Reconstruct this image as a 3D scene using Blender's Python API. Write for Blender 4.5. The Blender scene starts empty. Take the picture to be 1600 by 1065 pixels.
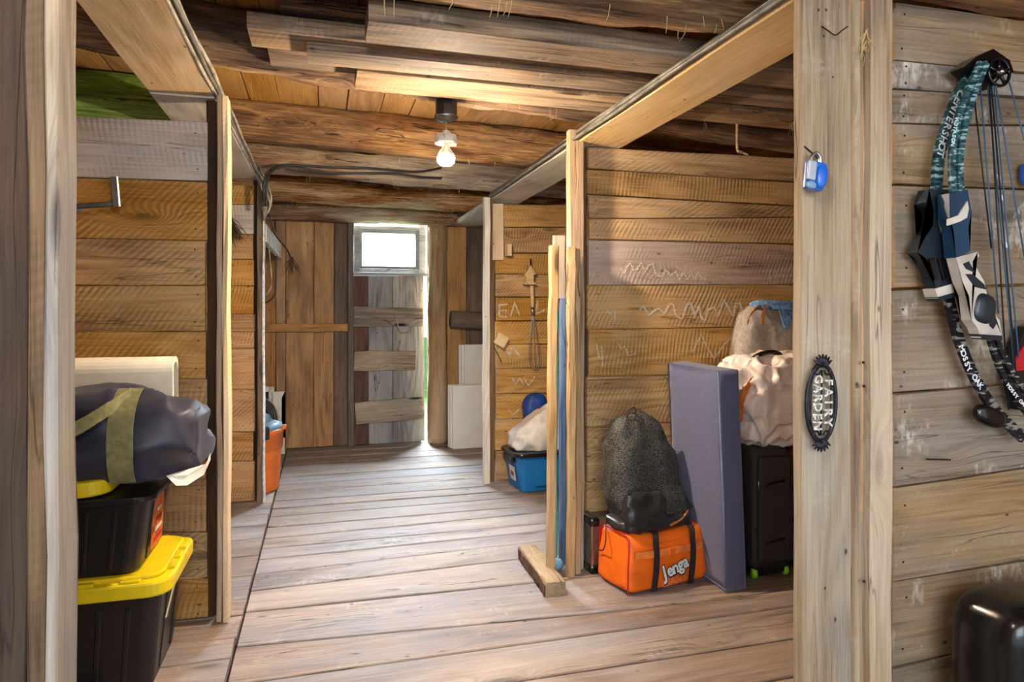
import bpy, bmesh, math, random
from mathutils import Vector, Matrix, noise
random.seed(7)
PI = math.pi
sc = bpy.context.scene
COL = sc.collection

# ------------------------------------------------------------------ camera
F, HZ, CX, EYE = 1050.0, 485.0, 800.0, 1.25
TH = math.atan(295/F); S, C = math.sin(TH), math.cos(TH)
cd = bpy.data.cameras.new('camera'); cam = bpy.data.objects.new('camera', cd); COL.objects.link(cam)
cam.location = (0, 0, EYE); cam.rotation_euler = (PI/2, 0, -TH)
cd.sensor_width = 36; cd.lens = 36*F/1600; cd.shift_y = -(532.5-HZ)/1600; cd.clip_start = .02
sc.camera = cam
# ------------------------------------------------------------------ world, lights, exposure
sc.view_settings.view_transform = 'Standard'; sc.view_settings.look = 'None'
sc.view_settings.gamma = 1; sc.view_settings.exposure = 0.48; sc.view_settings.use_curve_mapping = False
w = bpy.data.worlds.new('overcast_sky'); sc.world = w; w.use_nodes = True
w.node_tree.nodes['Background'].inputs[0].default_value = (.86, .93, 1.0, 1)
w.node_tree.nodes['Background'].inputs[1].default_value = 1.15

def lamp(name, kind, loc, power, col, size=.1, aim=None, size_y=None):
    l = bpy.data.lights.new(name, kind); o = bpy.data.objects.new(name, l); COL.objects.link(o)
    o.location = loc; l.energy = power; l.color = col
    if kind == 'AREA':
        l.shape = 'RECTANGLE'; l.size = size; l.size_y = size_y or size
        o.rotation_euler = (Vector(aim)-Vector(loc)).to_track_quat('-Z', 'Y').to_euler()
    else: l.shadow_soft_size = size
    return o
lamp('sky_light_outside_window', 'AREA', (.85, 8.5, 3.8), 14000, (.72, .88, 1.0), 3.0, (.6, 6.4, 1.8), 2.4)
lamp('daylight_fill_behind_camera', 'AREA', (-.2, -2.4, 1.9), 92, (.78, .89, 1.0), 2.4, (.5, 3, 1.0), 1.8)  # soft fill lamp added behind the camera for cool daylight from there
BULB_E = 2500.0      # radiance of the hanging bulb
BULB2 = 24.0

# ------------------------------------------------------------------ helpers
def ray(u, v):
    r = (u-CX)/F
    return Vector((S+r*C, C-r*S, (HZ-v)/F))
def PY(u, v, Y): d = ray(u, v); k = Y/d.y; return Vector((d.x*k, Y, EYE+d.z*k))
def PX(u, v, X): d = ray(u, v); k = X/d.x; return Vector((X, d.y*k, EYE+d.z*k))
def PZ(u, v, Z): d = ray(u, v); k = (Z-EYE)/d.z; return Vector((d.x*k, d.y*k, Z))
def XofU(u, Y): return PY(u, 500, Y).x

WM = {}
def T(x, y=None, z=None):
    if y is None: return Matrix.Translation(x)
    return Matrix.Translation((x, y, z))
def RZ(a): return Matrix.Rotation(a, 4, 'Z')
def RX(a): return Matrix.Rotation(a, 4, 'X')
def RY(a): return Matrix.Rotation(a, 4, 'Y')
def place(o, parent, mw):
    WM[o] = mw
    if parent is not None:
        o.parent = parent; o.matrix_basis = WM[parent].inverted() @ mw
    else: o.matrix_basis = mw
def tag(o, label=None, cat=None, group=None, kind=None):
    if label: o['label'] = label
    if cat: o['category'] = cat
    if group: o['group'] = group
    if kind: o['kind'] = kind
    return o
def thing(name, label, cat, loc=(0, 0, 0), rz=0, group=None, rot=None):
    o = bpy.data.objects.new(name, None); COL.objects.link(o); o.empty_display_size = .05
    place(o, None, T(Vector(loc)) @ (rot if rot else RZ(rz)))
    return tag(o, label, cat, group)
def struct(name):
    o = bpy.data.objects.new(name, None); COL.objects.link(o); place(o, None, Matrix.Identity(4)); o['kind'] = 'structure'; return o
def mesh_obj(name, verts, faces, mat, parent=None, mw=None, smooth=False, local=None):
    me = bpy.data.meshes.new(name); me.from_pydata([tuple(v) for v in verts], [], faces); me.update()
    return mobj(name, me, mat, parent, mw, smooth, local)
def mobj(name, me, mat, parent=None, mw=None, smooth=False, local=None):
    if mat is not None:
        me.materials.clear(); me.materials.append(mat)
    if smooth:
        for p in me.polygons: p.use_smooth = True
    o = bpy.data.objects.new(name, me); COL.objects.link(o)
    if mw is None:
        base = WM[parent] if parent is not None else Matrix.Identity(4)
        mw = base @ local if local is not None else base
    place(o, parent, mw)
    return o
def bm_obj(name, bm, mat, parent=None, mw=None, smooth=False, local=None):
    bmesh.ops.recalc_face_normals(bm, faces=bm.faces)
    me = bpy.data.meshes.new(name); bm.to_mesh(me); bm.free()
    return mobj(name, me, mat, parent, mw, smooth, local)

def strip(name, A, B, n, th, mat, parent=None, wob=.0015, ch=.002):
    """a sawn board: A and B are matching points along its two long edges, n its face normal"""
    a0, a1 = (A[0]+B[0])/2, (A[-1]+B[-1])/2
    ex = (a1-a0).normalized(); ez = Vector(n).normalized(); ey = ez.cross(ex).normalized(); ez = ex.cross(ey)
    o = (a0+a1)/2
    M = Matrix((ex, ey, ez)).transposed().to_4x4(); M.translation = o
    Mi = M.inverted()
    if (Mi @ A[0]).y < (Mi @ B[0]).y: A, B = B, A
    vs, fs = [], []; N = len(A)
    for i in range(N):
        a, b = Mi @ A[i], Mi @ B[i]
        ja, jb = random.uniform(-wob, wob), random.uniform(-wob, wob)
        a.y += ja; b.y += jb
        vs += [(b.x, b.y, -th), (a.x, a.y, -th), (a.x, a.y, -ch), (a.x, a.y-ch, a.z), (b.x, b.y+ch, b.z), (b.x, b.y, -ch)]
        if i:
            k, p = i*6, (i-1)*6
            for j in range(6):
                j2 = (j+1) % 6
                fs.append((p+j, k+j, k+j2, p+j2))
    fs.append((0, 1, 2, 3, 4, 5)); k = (N-1)*6; fs.append((k+5, k+4, k+3, k+2, k+1, k))
    return mesh_obj(name, vs, fs, mat, parent, M)
def lerp(a, b, t): return a+(b-a)*t
def strip4(name, tl, tr, br, bl, n, th, mat, parent=None, seg=4, wob=.0015, ch=.002):
    return strip(name, [lerp(tl, tr, i/seg) for i in range(seg+1)], [lerp(bl, br, i/seg) for i in range(seg+1)], n, th, mat, parent, wob, ch)

def beam(name, p0, p1, wv, hv, mat, parent=None, seg=8, wob=.002, ch=.004):
    """a sawn timber from p0 to p1, wv and hv its half-section vectors"""
    p0, p1, wv, hv = Vector(p0), Vector(p1), Vector(wv), Vector(hv)
    ex = (p1-p0).normalized(); ey = (wv-ex*wv.dot(ex)).normalized(); ez = ex.cross(ey)
    M = Matrix((ex, ey, ez)).transposed().to_4x4(); M.translation = (p0+p1)/2
    L = (p1-p0).length; w_, h_ = wv.length, hv.length
    vs, fs = [], []
    sec = [(-w_+ch, -h_), (w_-ch, -h_), (w_, -h_+ch), (w_, h_-ch), (w_-ch, h_), (-w_+ch, h_), (-w_, h_-ch), (-w_, -h_+ch)]
    for i in range(seg+1):
        x = -L/2+L*i/seg
        dw, dh = random.uniform(-wob, wob), random.uniform(-wob, wob)
        for (y, z) in sec: vs.append((x, y+dw+random.uniform(-wob, wob)*.5, z+dh+random.uniform(-wob, wob)*.5))
        if i:
            k, p = i*8, (i-1)*8
            for j in range(8): fs.append((p+j, p+(j+1) % 8, k+(j+1) % 8, k+j))
    fs.append(tuple(range(7, -1, -1))); k = seg*8; fs.append(tuple(range(k, k+8)))
    o = mesh_obj(name, vs, fs, mat, parent, M)
    bm = bmesh.new(); bm.from_mesh(o.data); bmesh.ops.recalc_face_normals(bm, faces=bm.faces); bm.to_mesh(o.data); bm.free()
    return o

def log(name, p0, p1, r, mat, parent=None, seed=0, seg=90, nr=22, flat=.9, rough=.016):
    p0, p1 = Vector(p0), Vector(p1); ex = (p1-p0).normalized(); ez = Vector((0, 0, 1)) if abs(ex.z) < .9 else Vector((0, -1, 0)); ey = ez.cross(ex).normalized(); ez = ex.cross(ey)
    M = Matrix((ex, ey, ez)).transposed().to_4x4(); M.translation = (p0+p1)/2; L = (p1-p0).length
    vs, fs = [], []
    for i in range(seg+1):
        x = -L/2+L*i/seg
        for j in range(nr):
            a = 2*PI*j/nr; y, z = math.cos(a), math.sin(a)
            rr = r*(1+.06*noise.noise(Vector((x*.8+seed*9, seed, 0))))
            rr += rough*noise.noise(Vector((x*2.2+seed*7, y*2.2, z*2.2)))*1.6
            rr += rough*.9*noise.noise(Vector((x*7+seed*3, y*6, z*6)))
            rr -= rough*.9*max(0, noise.noise(Vector((x*1.2+seed*5, y*5, z*5)))-.1)*2
            Y, Z = y*rr, z*rr
            Z = max(min(Z, r*(flat-.1)), -r*(flat+.06)+.004*noise.noise(Vector((x*5, seed, y))))
            vs.append((x, Y, Z))
        if i:
            k, p = i*nr, (i-1)*nr
            for j in range(nr): fs.append((p+j, p+(j+1) % nr, k+(j+1) % nr, k+j))
    fs.append(tuple(range(nr-1, -1, -1))); k = seg*nr; fs.append(tuple(range(k, k+nr)))
    return mesh_obj(name, vs, fs, mat, parent, M, smooth=True)

def tube(name, pts, r, mat, parent=None, sides=6, closed=False, local=None, join=None, mw=None):
    """round wire through pts; r a number or a list"""
    vs, fs = ([], []) if join is None else join
    b0 = len(vs); pts = [Vector(p) for p in pts]; n = len(pts)
    up = None
    for i, p in enumerate(pts):
        if closed: t = (pts[(i+1) % n]-pts[i-1])
        else: t = pts[min(i+1, n-1)]-pts[max(i-1, 0)]
        t = t.normalized() if t.length > 1e-9 else Vector((0, 0, 1))
        if up is None:
            up = Vector((0, 0, 1)) if abs(t.z) < .9 else Vector((0, 1, 0))
        up = (up-t*up.dot(t)).normalized(); s = t.cross(up)
        rr = r[i] if isinstance(r, (list, tuple)) else r
        for j in range(sides):
            a = 2*PI*j/sides; vs.append(p+(up*math.cos(a)+s*math.sin(a))*rr)
        if i:
            k, q = b0+i*sides, b0+(i-1)*sides
            for j in range(sides): fs.append((q+j, k+j, k+(j+1) % sides, q+(j+1) % sides))
    if closed:
        k, q = b0, b0+(n-1)*sides
        for j in range(sides): fs.append((q+j, k+j, k+(j+1) % sides, q+(j+1) % sides))
    else:
        fs.append(tuple(b0+j for j in range(sides))); fs.append(tuple(b0+(n-1)*sides+j for j in range(sides-1, -1, -1)))
    if join is None: return mesh_obj(name, vs, fs, mat, parent, mw, True, local)
def smoothpts(pts, k=6):
    P = [Vector(p) for p in pts]; out = []
    for i in range(len(P)-1):
        a, b, c, d = P[max(i-1, 0)], P[i], P[i+1], P[min(i+2, len(P)-1)]
        for j in range(k):
            t = j/k
            out.append(.5*((2*b)+(c-a)*t+(2*a-5*b+4*c-d)*t*t+(3*b-a-3*c+d)*t**3))
    out.append(P[-1]); return out
def ribbon(name, pts, side, wd, th, mat, parent=None, mw=None):
    """flat strap through pts; side vector(s) across the width"""
    vs, fs = [], []; P = [Vector(p) for p in pts]; n = len(P)
    for i, p in enumerate(P):
        s = Vector(side[i] if isinstance(side, list) else side).normalized()
        t = (P[min(i+1, n-1)]-P[max(i-1, 0)]).normalized(); nn = t.cross(s).normalized()
        W = wd[i] if isinstance(wd, (list, tuple)) else wd
        for a, b in ((-1, -1), (1, -1), (1, 1), (-1, 1)): vs.append(p+s*W/2*a+nn*th/2*b)
        if i:
            k, q = i*4, (i-1)*4
            for j in range(4): fs.append((q+j, k+j, k+(j+1) % 4, q+(j+1) % 4))
    fs.append((0, 1, 2, 3)); k = 4*(n-1); fs.append((k+3, k+2, k+1, k))
    o = mesh_obj(name, vs, fs, mat, parent, mw)
    bm = bmesh.new(); bm.from_mesh(o.data); bmesh.ops.recalc_face_normals(bm, faces=bm.faces); bm.to_mesh(o.data); bm.free()
    return o
def rbox_bm(sx, sy, sz, r=.01, seg=2, bm=None, off=(0, 0, 0), taper=1.0):
    """rounded box standing on z=0; taper shrinks the foot"""
    own = bmesh.new()
    bmesh.ops.create_cube(own, size=1)
    for v in own.verts: v.co = Vector((v.co.x*sx, v.co.y*sy, (v.co.z+.5)*sz))
    if r: bmesh.ops.bevel(own, geom=own.edges[:], offset=r, segments=seg, profile=.5, affect='EDGES')
    for v in own.verts:
        k = taper+(1-taper)*v.co.z/sz; v.co.x *= k; v.co.y *= k
        v.co += Vector(off)
    if bm is None: return own
    me = bpy.data.meshes.new('tmp'); own.to_mesh(me); own.free(); bm.from_mesh(me); bpy.data.meshes.remove(me); return bm
def vbox_bm(sx, sy, sz, r, rv=.01, seg=5, taper=1.0, bm=None, off=(0, 0, 0)):
    """box with strongly rounded upright corners"""
    own = bmesh.new(); ring = []
    for cx, cy, a0 in ((1, 1, 0), (-1, 1, PI/2), (-1, -1, PI), (1, -1, 1.5*PI)):
        for k in range(seg+1):
            a = a0+PI/2*k/seg
            ring.append((cx*(sx/2-r)+r*math.cos(a), cy*(sy/2-r)+r*math.sin(a)))
    lv = [(0, rv), (rv*.3, rv*.3), (rv, 0), (sz-rv, 0), (sz-rv*.3, rv*.3), (sz, rv)]
    rows = []
    for z, ins in lv:
        t = taper+(1-taper)*z/sz; row = []
        for x, y in ring:
            kx = (1-ins/(sx/2))*t; ky = (1-ins/(sy/2))*t
            row.append(own.verts.new((x*kx+off[0], y*ky+off[1], z+off[2])))
        rows.append(row)
    n = len(ring)
    for a, b in zip(rows, rows[1:]):
        for j in range(n): own.faces.new((a[j], a[(j+1) % n], b[(j+1) % n], b[j]))
    own.faces.new(rows[0][::-1]); own.faces.new(rows[-1])
    if bm is None: return own
    me = bpy.data.meshes.new('tmp'); own.to_mesh(me); own.free(); bm.from_mesh(me); bpy.data.meshes.remove(me); return bm
def lathe(name, prof, mat, parent=None, local=None, n=32, mw=None):
    vs, fs = [], []
    for i, (r, z) in enumerate(prof):
        for j in range(n):
            a = 2*PI*j/n; vs.append((r*math.cos(a), r*math.sin(a), z))
        if i:
            k, q = i*n, (i-1)*n
            for j in range(n): fs.append((q+j, q+(j+1) % n, k+(j+1) % n, k+j))
    if prof[0][0] > 1e-5: fs.append(tuple(range(n-1, -1, -1)))
    k = (len(prof)-1)*n
    if prof[-1][0] > 1e-5: fs.append(tuple(range(k, k+n)))
    return mesh_obj(name, vs, fs, mat, parent, mw, True, local)
def sgnp(x, e): return math.copysign(abs(x)**e, x)
def blob(name, a, b, c, mat, parent=None, local=None, e1=.6, e2=.6, amp=.01, freq=6, seed=0, fn=None, nu=72, nv=44, ridge=0, mw=None):
    """cushiony closed surface: superellipsoid with folds; fn reshapes each point"""
    vs, fs = [], []
    for i in range(nv+1):
        ph = -PI/2+PI*i/nv
        for j in range(nu):
            th = 2*PI*j/nu
            p = Vector((a*sgnp(math.cos(ph), e1)*sgnp(math.cos(th), e2), b*sgnp(math.cos(ph), e1)*sgnp(math.sin(th), e2), c*sgnp(math.sin(ph), e1)))
            d = p.normalized() if p.length > 0 else Vector((0, 0, 1))
            q = Vector((p.x*freq+seed*3.1, p.y*freq, p.z*freq))
            h = noise.noise(q)*.7+noise.noise(q*2.3)*.3
            if ridge: h += ridge*(1-abs(noise.noise(q*1.3+Vector((5, 5, 5))))*3.2)
            p = p+d*h*amp
            if fn: p = fn(p)
            vs.append(p)
        if i:
            k, r_ = i*nu, (i-1)*nu
            for j in range(nu): fs.append((r_+j, r_+(j+1) % nu, k+(j+1) % nu, k+j))
    return mesh_obj(name, vs, fs, mat, parent, mw, True, local)
def flat_shape(name, pts, depth_vec, mat, parent=None, mw=None):
    """outline pts (world or local) extruded by depth_vec"""
    bm = bmesh.new(); d = Vector(depth_vec)
    a = [bm.verts.new(Vector(p)) for p in pts]; b = [bm.verts.new(Vector(p)+d) for p in pts]
    n = len(a)
    bm.faces.new(a); bm.faces.new(b[::-1])
    for i in range(n): bm.faces.new((a[i], a[(i+1) % n], b[(i+1) % n], b[i]))
    bmesh.ops.triangulate(bm, faces=[f for f in bm.faces if len(f.verts) > 4])
    return bm_obj(name, bm, mat, parent, mw)
def text_mesh(s, size, ext, off=0.0, shear=0.0, res=3):
    cu = bpy.data.curves.new('t', 'FONT'); cu.body = s; cu.size = size; cu.extrude = ext; cu.offset = off; cu.shear = shear
    cu.align_x = 'CENTER'; cu.align_y = 'CENTER'; cu.resolution_u = res
    o = bpy.data.objects.new('t', cu); COL.objects.link(o)
    dg = bpy.context.evaluated_depsgraph_get(); me = bpy.data.meshes.new_from_object(o.evaluated_get(dg))
    bpy.data.objects.remove(o); bpy.data.curves.remove(cu); return me

# ------------------------------------------------------------------ materials
def lin(c):
    def f(x): x /= 255; return x/12.92 if x <= .04045 else ((x+.055)/1.055)**2.4
    return (f(c[0]), f(c[1]), f(c[2]), 1)
class NT:
    def __init__(s, name):
        s.m = bpy.data.materials.new(name); s.m.use_nodes = True; s.t = s.m.node_tree; s.N = s.t.nodes; s.L = s.t.links
        s.b = s.N['Principled BSDF']
    def n(s, typ, ins=None, **kw):
        nd = s.N.new(typ)
        for k, v in kw.items(): setattr(nd, k, v)
        for k, v in (ins or {}).items():
            if isinstance(v, bpy.types.NodeSocket): s.L.new(v, nd.inputs[k])
            else: nd.inputs[k].default_value = v
        return nd
    def math(s, op, a, b=0.0, c=None):
        nd = s.n('ShaderNodeMath', {0: a, 1: b}, operation=op)
        if c is not None:
            if isinstance(c, bpy.types.NodeSocket): s.L.new(c, nd.inputs[2])
            else: nd.inputs[2].default_value = c
        return nd.outputs[0]
    def vmul(s, v, k): return s.n('ShaderNodeVectorMath', {0: v, 1: k}, operation='MULTIPLY').outputs[0]
    def vadd(s, v, k): return s.n('ShaderNodeVectorMath', {0: v, 1: k}, operation='ADD').outputs[0]
    def noise(s, v, scale=1, detail=3, rough=.55): return s.n('ShaderNodeTexNoise', {'Vector': v, 'Scale': scale, 'Detail': detail, 'Roughness': rough}).outputs[0]
    def ramp(s, f, stops):
        nd = s.n('ShaderNodeValToRGB', {0: f}); e = nd.color_ramp.elements
        while len(e) > 1: e.remove(e[-1])
        e[0].position = stops[0][0]; e[0].color = stops[0][1]
        for p, c in stops[1:]:
            x = e.new(p); x.color = c
        return nd.outputs[0]
    def mr(s, f, a, b, c=0., d=1.): return s.n('ShaderNodeMapRange', {0: f, 1: a, 2: b, 3: c, 4: d}).outputs[0]
    def mix(s, f, a, b, mode='MIX'):
        nd = s.n('ShaderNodeMix', data_type='RGBA', blend_type=mode)
        for i, v in ((0, f), (6, a), (7, b)):
            if isinstance(v, bpy.types.NodeSocket): s.L.new(v, nd.inputs[i])
            else: nd.inputs[i].default_value = v
        return nd.outputs[2]
    def out(s, col, rough=.8, bump=None, bs=.5, bd=.004, spec=.3):
        if isinstance(col, bpy.types.NodeSocket): s.L.new(col, s.b.inputs['Base Color'])
        else: s.b.inputs['Base Color'].default_value = col
        if isinstance(rough, bpy.types.NodeSocket): s.L.new(rough, s.b.inputs['Roughness'])
        else: s.b.inputs['Roughness'].default_value = rough
        s.b.inputs['Specular IOR Level'].default_value = spec
        if bump is not None:
            bn = s.n('ShaderNodeBump', {'Height': bump, 'Strength': bs, 'Distance': bd}); s.L.new(bn.outputs[0], s.b.inputs['Normal'])
        return s.m

def wood(name, dark, mid, light, grey=None, gamt=.4, saw=0., sawang=25, knots=.6, rough=.8, bump=.6, crack=.6, vary=.35, dust=0., ring=9, spec=.25, sheen=None, gs=1.4, con=0, bdist=.004):
    t = NT(name)
    tc = t.n('ShaderNodeTexCoord').outputs['Object']; rnd = t.n('ShaderNodeObjectInfo').outputs['Random']
    ofs = t.n('ShaderNodeCombineXYZ', {0: t.math('MULTIPLY', rnd, 37.), 1: t.math('MULTIPLY', rnd, 71.), 2: t.math('MULTIPLY', rnd, 113.)}).outputs[0]
    P = t.vadd(tc, ofs)
    # knots bend the grain around them
    kv = t.n('ShaderNodeTexVoronoi', {'Vector': t.vmul(P, (1.5, 5.5, 5.5)), 'Scale': 1.0}, feature='F1').outputs['Distance']
    kn = t.mr(kv, .02, .34, 1., 0.)
    warp = t.n('ShaderNodeCombineXYZ', {0: 0., 1: t.math('MULTIPLY', t.math('POWER', kn, 2.0), .10), 2: 0.}).outputs[0]
    W = t.vadd(P, warp)
    rn = t.noise(t.vmul(W, (.45, 3.2, 3.2)), 1, 1.5, .45)
    ringt = t.math('ADD', t.math('MULTIPLY', t.math('SINE', t.math('MULTIPLY', rn, ring*11.)), .5), .5)
    ringt = t.math('MULTIPLY', ringt, t.mr(t.noise(t.vmul(P, (1, 5, 5)), 1, 1), .4, .65))
    fine = t.noise(t.vmul(W, (3.5, 110, 110)), 1, 5, .7)
    big = t.noise(t.vmul(P, (1.2, 4, 4)), 1, 3, .6)
    f = t.math('SUBTRACT', t.math('ADD', t.math('MULTIPLY', fine, .60), t.math('MULTIPLY', big, .55)), t.math('MULTIPLY', ringt, .13))
    f = t.mr(f, .37, .70) if con else t.mr(f, .30, .78)
    col = t.ramp(f, [(0., lin(dark)), (.45, lin(mid)), (1., lin(light))])
    if grey:
        g = t.noise(t.vmul(P, (gs, gs*3, gs*3)), 1, 4, .6)
        g2 = t.math('ADD', g, t.math('MULTIPLY', t.math('SUBTRACT', rnd, .5), .25))
        gc = t.mix(f, lin([x*.62 for x in grey]), lin(grey))
        col = t.mix(t.math('MULTIPLY', t.mr(g2, .42, .62), gamt), col, gc)
    # saw marks
    h = t.math('SUBTRACT', t.math('MULTIPLY', fine, .7), t.math('MULTIPLY', ringt, .15))
    if saw:
        sgn = t.math('MULTIPLY', t.math('SUBTRACT', rnd, .5), 1.2)
        vr = t.n('ShaderNodeVectorRotate', {'Vector': W, 'Angle': t.math('ADD', math.radians(sawang), sgn)}, rotation_type='Z_AXIS').outputs[0]
        sw = t.n('ShaderNodeTexWave', {'Vector': vr, 'Scale': 15., 'Distortion': 3.0, 'Detail': 2., 'Detail Scale': .5}, wave_type='BANDS', bands_direction='X').outputs[1]
        msk = t.math('MULTIPLY', t.mr(t.noise(t.vmul(P, (3, 8, 8)), 1, 3), .38, .62), saw)
        col = t.mix(t.math('MULTIPLY', t.math('MULTIPLY', sw, msk), .55), col, lin([x*.55 for x in mid]))
        h = t.math('ADD', h, t.math('MULTIPLY', t.math('SUBTRACT', 1., sw), t.math('MULTIPLY', msk, .8)))
    if crack:
        cr = t.noise(t.vmul(W, (1.4, 26, 26)), 1, 2, .4)
        cm = t.math('MULTIPLY', t.mr(t.math('ABSOLUTE', t.math('SUBTRACT', cr, .5)), .0, .012, 1., 0.), t.mr(t.noise(t.vmul(P, (1.1, 9, 9)), 1, 1), .52, .6))
        cm = t.math('MULTIPLY', cm, crack)
        col = t.mix(cm, col, lin([x*.28 for x in dark])); h = t.math('SUBTRACT', h, cm)
    if knots:
        kk = t.math('MULTIPLY', t.mr(kv, .05, .13, 1., 0.), knots)
        col = t.mix(kk, col, lin([x*.45 for x in dark]))
        # small dark nail holes and specks
        sp = t.n('ShaderNodeTexVoronoi', {'Vector': t.vmul(P, (9, 16, 16)), 'Scale': 1.0}, feature='F1').outputs['Distance']
        spm = t.math('MULTIPLY', t.mr(sp, .05, .10, 1., 0.), t.mr(t.noise(P, 3.3, 1), .5, .56))
        col = t.mix(t.math('MULTIPLY', spm, .8), col, lin((38, 26, 20)))
    if dust:
        d = t.noise(t.vadd(P, (0, 0, 0)), 5., 4, .7); d2 = t.noise(t.vmul(P, (60, 22, 40)), 1, 3, .7)
        dm = t.math('MULTIPLY', t.math('MULTIPLY', t.mr(d, .55, .72), t.mr(d2, .42, .62)), dust)
        col = t.mix(dm, col, lin((215, 205, 190)))
    hv = t.n('ShaderNodeHueSaturation', {'Value': t.mr(rnd, 0., 1., 1-vary*.5, 1+vary*.35), 'Saturation': t.mr(t.math('FRACT', t.math('MULTIPLY', rnd, 7.3)), 0, 1, .85, 1.12), 'Color': col}).outputs[0]
    rg = t.mr(f, 0, 1, rough-.08, min(1, rough+.08))
    return t.out(hv, rg, h, bump, bdist, spec)

def simple(name, c, rough=.5, metal=0., spec=.4, nscale=None, namt=.15, bump=None, bscale=300, bd=.001, trans=0, alpha=1, sheen=0, coat=0):
    t = NT(name); tc = t.n('ShaderNodeTexCoord').outputs['Object']
    col = lin(c)
    nz = t.noise(tc, nscale or 8, 3)
    col = t.mix(t.mr(nz, .3, .7), lin([x*(1-namt) for x in c]), lin([min(255, x*(1+namt*.6)) for x in c]))
    bp = t.noise(tc, bscale, 2) if bump else None
    t.out(col, rough, bp, bump or 0, bd, spec)
    t.b.inputs['Metallic'].default_value = metal
    if trans: t.b.inputs['Transmission Weight'].default_value = trans
    if sheen: t.b.inputs['Sheen Weight'].default_value = sheen
    if coat: t.b.inputs['Coat Weight'].default_value = coat
    return t.m

M = {}
M['board_warm'] = wood('sawn_board_warm', (122, 84, 40), (184, 140, 80), (222, 182, 120), (186, 164, 134), .28, saw=.9, sawang=28, vary=.3, dust=.25)
M['board_amber'] = wood('sawn_board_amber', (124, 80, 38), (188, 138, 78), (222, 180, 120), (184, 160, 128), .25, saw=1., sawang=24, vary=.28, dust=.1)
M['board_rose'] = wood('greyish_pink_board', (120, 94, 76), (178, 150, 130), (208, 186, 168), (184, 170, 160), .5, saw=.6, sawang=22, vary=.1, dust=.2)
M['board_pale'] = wood('window_lit_board', (150, 130, 108), (196, 182, 166), (226, 218, 208), (205, 200, 200), .5, saw=.6, sawang=10, vary=.1)  # window light on the top partition board put into this pale colour
M['board_bow'] = wood('greyed_board', (86, 66, 46), (146, 120, 90), (182, 156, 122), (150, 142, 134), .7, saw=.15, vary=.3, dust=1.0, ring=6)
M['floor'] = wood('worn_floor_plank', (90, 72, 60), (148, 128, 114), (184, 168, 156), (152, 148, 154), .65, saw=0, knots=.6, vary=.38, rough=.62, dust=.35, crack=.9, spec=.35, bump=.5)
M['log'] = wood('hewn_log', (62, 40, 24), (142, 102, 64), (222, 184, 132), (104, 88, 76), .55, knots=.9, crack=1., vary=.3, bump=1., ring=5, con=1, bdist=.012)
M['log_dark'] = wood('dark_log', (52, 34, 24), (112, 78, 52), (176, 132, 88), (84, 78, 78), .7, knots=.9, crack=1., vary=.2, bump=1., ring=5, con=1, bdist=.012)
M['log_white'] = wood('cobwebbed_log', (84, 56, 34), (156, 110, 70), (226, 204, 168), (200, 196, 186), .55, knots=.8, crack=1., vary=.2, bump=1., ring=5, con=1, bdist=.012)
M['deck'] = wood('ceiling_deck', (136, 96, 50), (190, 144, 84), (222, 180, 120), (170, 140, 100), .25, knots=.5, crack=.3, vary=.25)
M['header'] = wood('pale_header_plank', (184, 146, 98), (222, 188, 138), (240, 214, 172), (212, 206, 192), .35, saw=.25, sawang=6, knots=.25, crack=.2, vary=.12, bump=.35)
M['header_lit'] = wood('window_lit_header_plank', (180, 166, 142), (218, 210, 194), (238, 232, 220), (205, 208, 210), .5, saw=.2, knots=.3, crack=.2, vary=.1, bump=.35)  # whiter copy of the header wood, window glare put into its colour
M['post_grey'] = wood('weathered_post', (96, 76, 56), (156, 136, 108), (192, 176, 150), (164, 162, 160), .8, knots=.8, crack=.9, vary=.1, saw=0, gs=1.0, dust=.3)
M['post_warm'] = wood('warm_post', (112, 80, 50), (172, 140, 102), (208, 182, 146), (190, 176, 158), .4, knots=.6, crack=.7, vary=.2)
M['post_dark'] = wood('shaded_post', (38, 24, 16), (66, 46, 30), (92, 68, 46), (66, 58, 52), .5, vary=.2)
M['post_brown'] = wood('brown_rough_post', (70, 50, 32), (118, 92, 64), (148, 122, 90), (104, 94, 84), .5, vary=.2, saw=.4)
M['stored'] = wood('stored_lumber', (62, 44, 30), (132, 104, 76), (186, 158, 122), (140, 128, 118), .7, knots=.9, crack=1., vary=.4, dust=.4, saw=.25, con=1)
M['back'] = wood('end_wall_board', (112, 76, 46), (188, 142, 96), (222, 184, 134), (112, 92, 78), .5, knots=.9, crack=.8, vary=.4, ring=5)
M['back_grey'] = wood('end_wall_greyed_board', (62, 48, 40), (110, 92, 78), (150, 132, 114), (120, 118, 118), .6, knots=.9, crack=.8, vary=.25)
M['door_grey'] = wood('door_plank_greyed', (58, 52, 50), (146, 138, 134), (204, 198, 192), (156, 160, 166), .7, knots=1., crack=1., vary=.15)
M['door_red'] = wood('door_plank_reddish', (60, 38, 32), (108, 74, 62), (140, 104, 88), (110, 98, 96), .5, knots=1., crack=1., vary=.15)
M['batten'] = wood('door_batten_worn', (56, 46, 40), (138, 122, 106), (196, 182, 162), (150, 150, 150), .6, knots=1., crack=1., vary=.15)
M['stick'] = wood('rough_stick', (100, 68, 36), (168, 130, 78), (204, 170, 114), (200, 190, 172), .3, knots=.8, crack=1., vary=.2, bump=1.2)
M['stick_grey'] = wood('grey_stick', (104, 86, 68), (146, 128, 106), (176, 160, 138), (164, 156, 148), .6, knots=.6, crack=.8, vary=.1)
M['blue_paint'] = wood('flaking_blue_paint', (30, 52, 92), (62, 98, 146), (104, 138, 176), (96, 120, 150), .4, knots=.6, crack=1., vary=.05)
M['block'] = wood('pale_block', (180, 148, 100), (216, 186, 138), (232, 208, 166), knots=.1, crack=.1, vary=.1, bump=.2)
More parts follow.
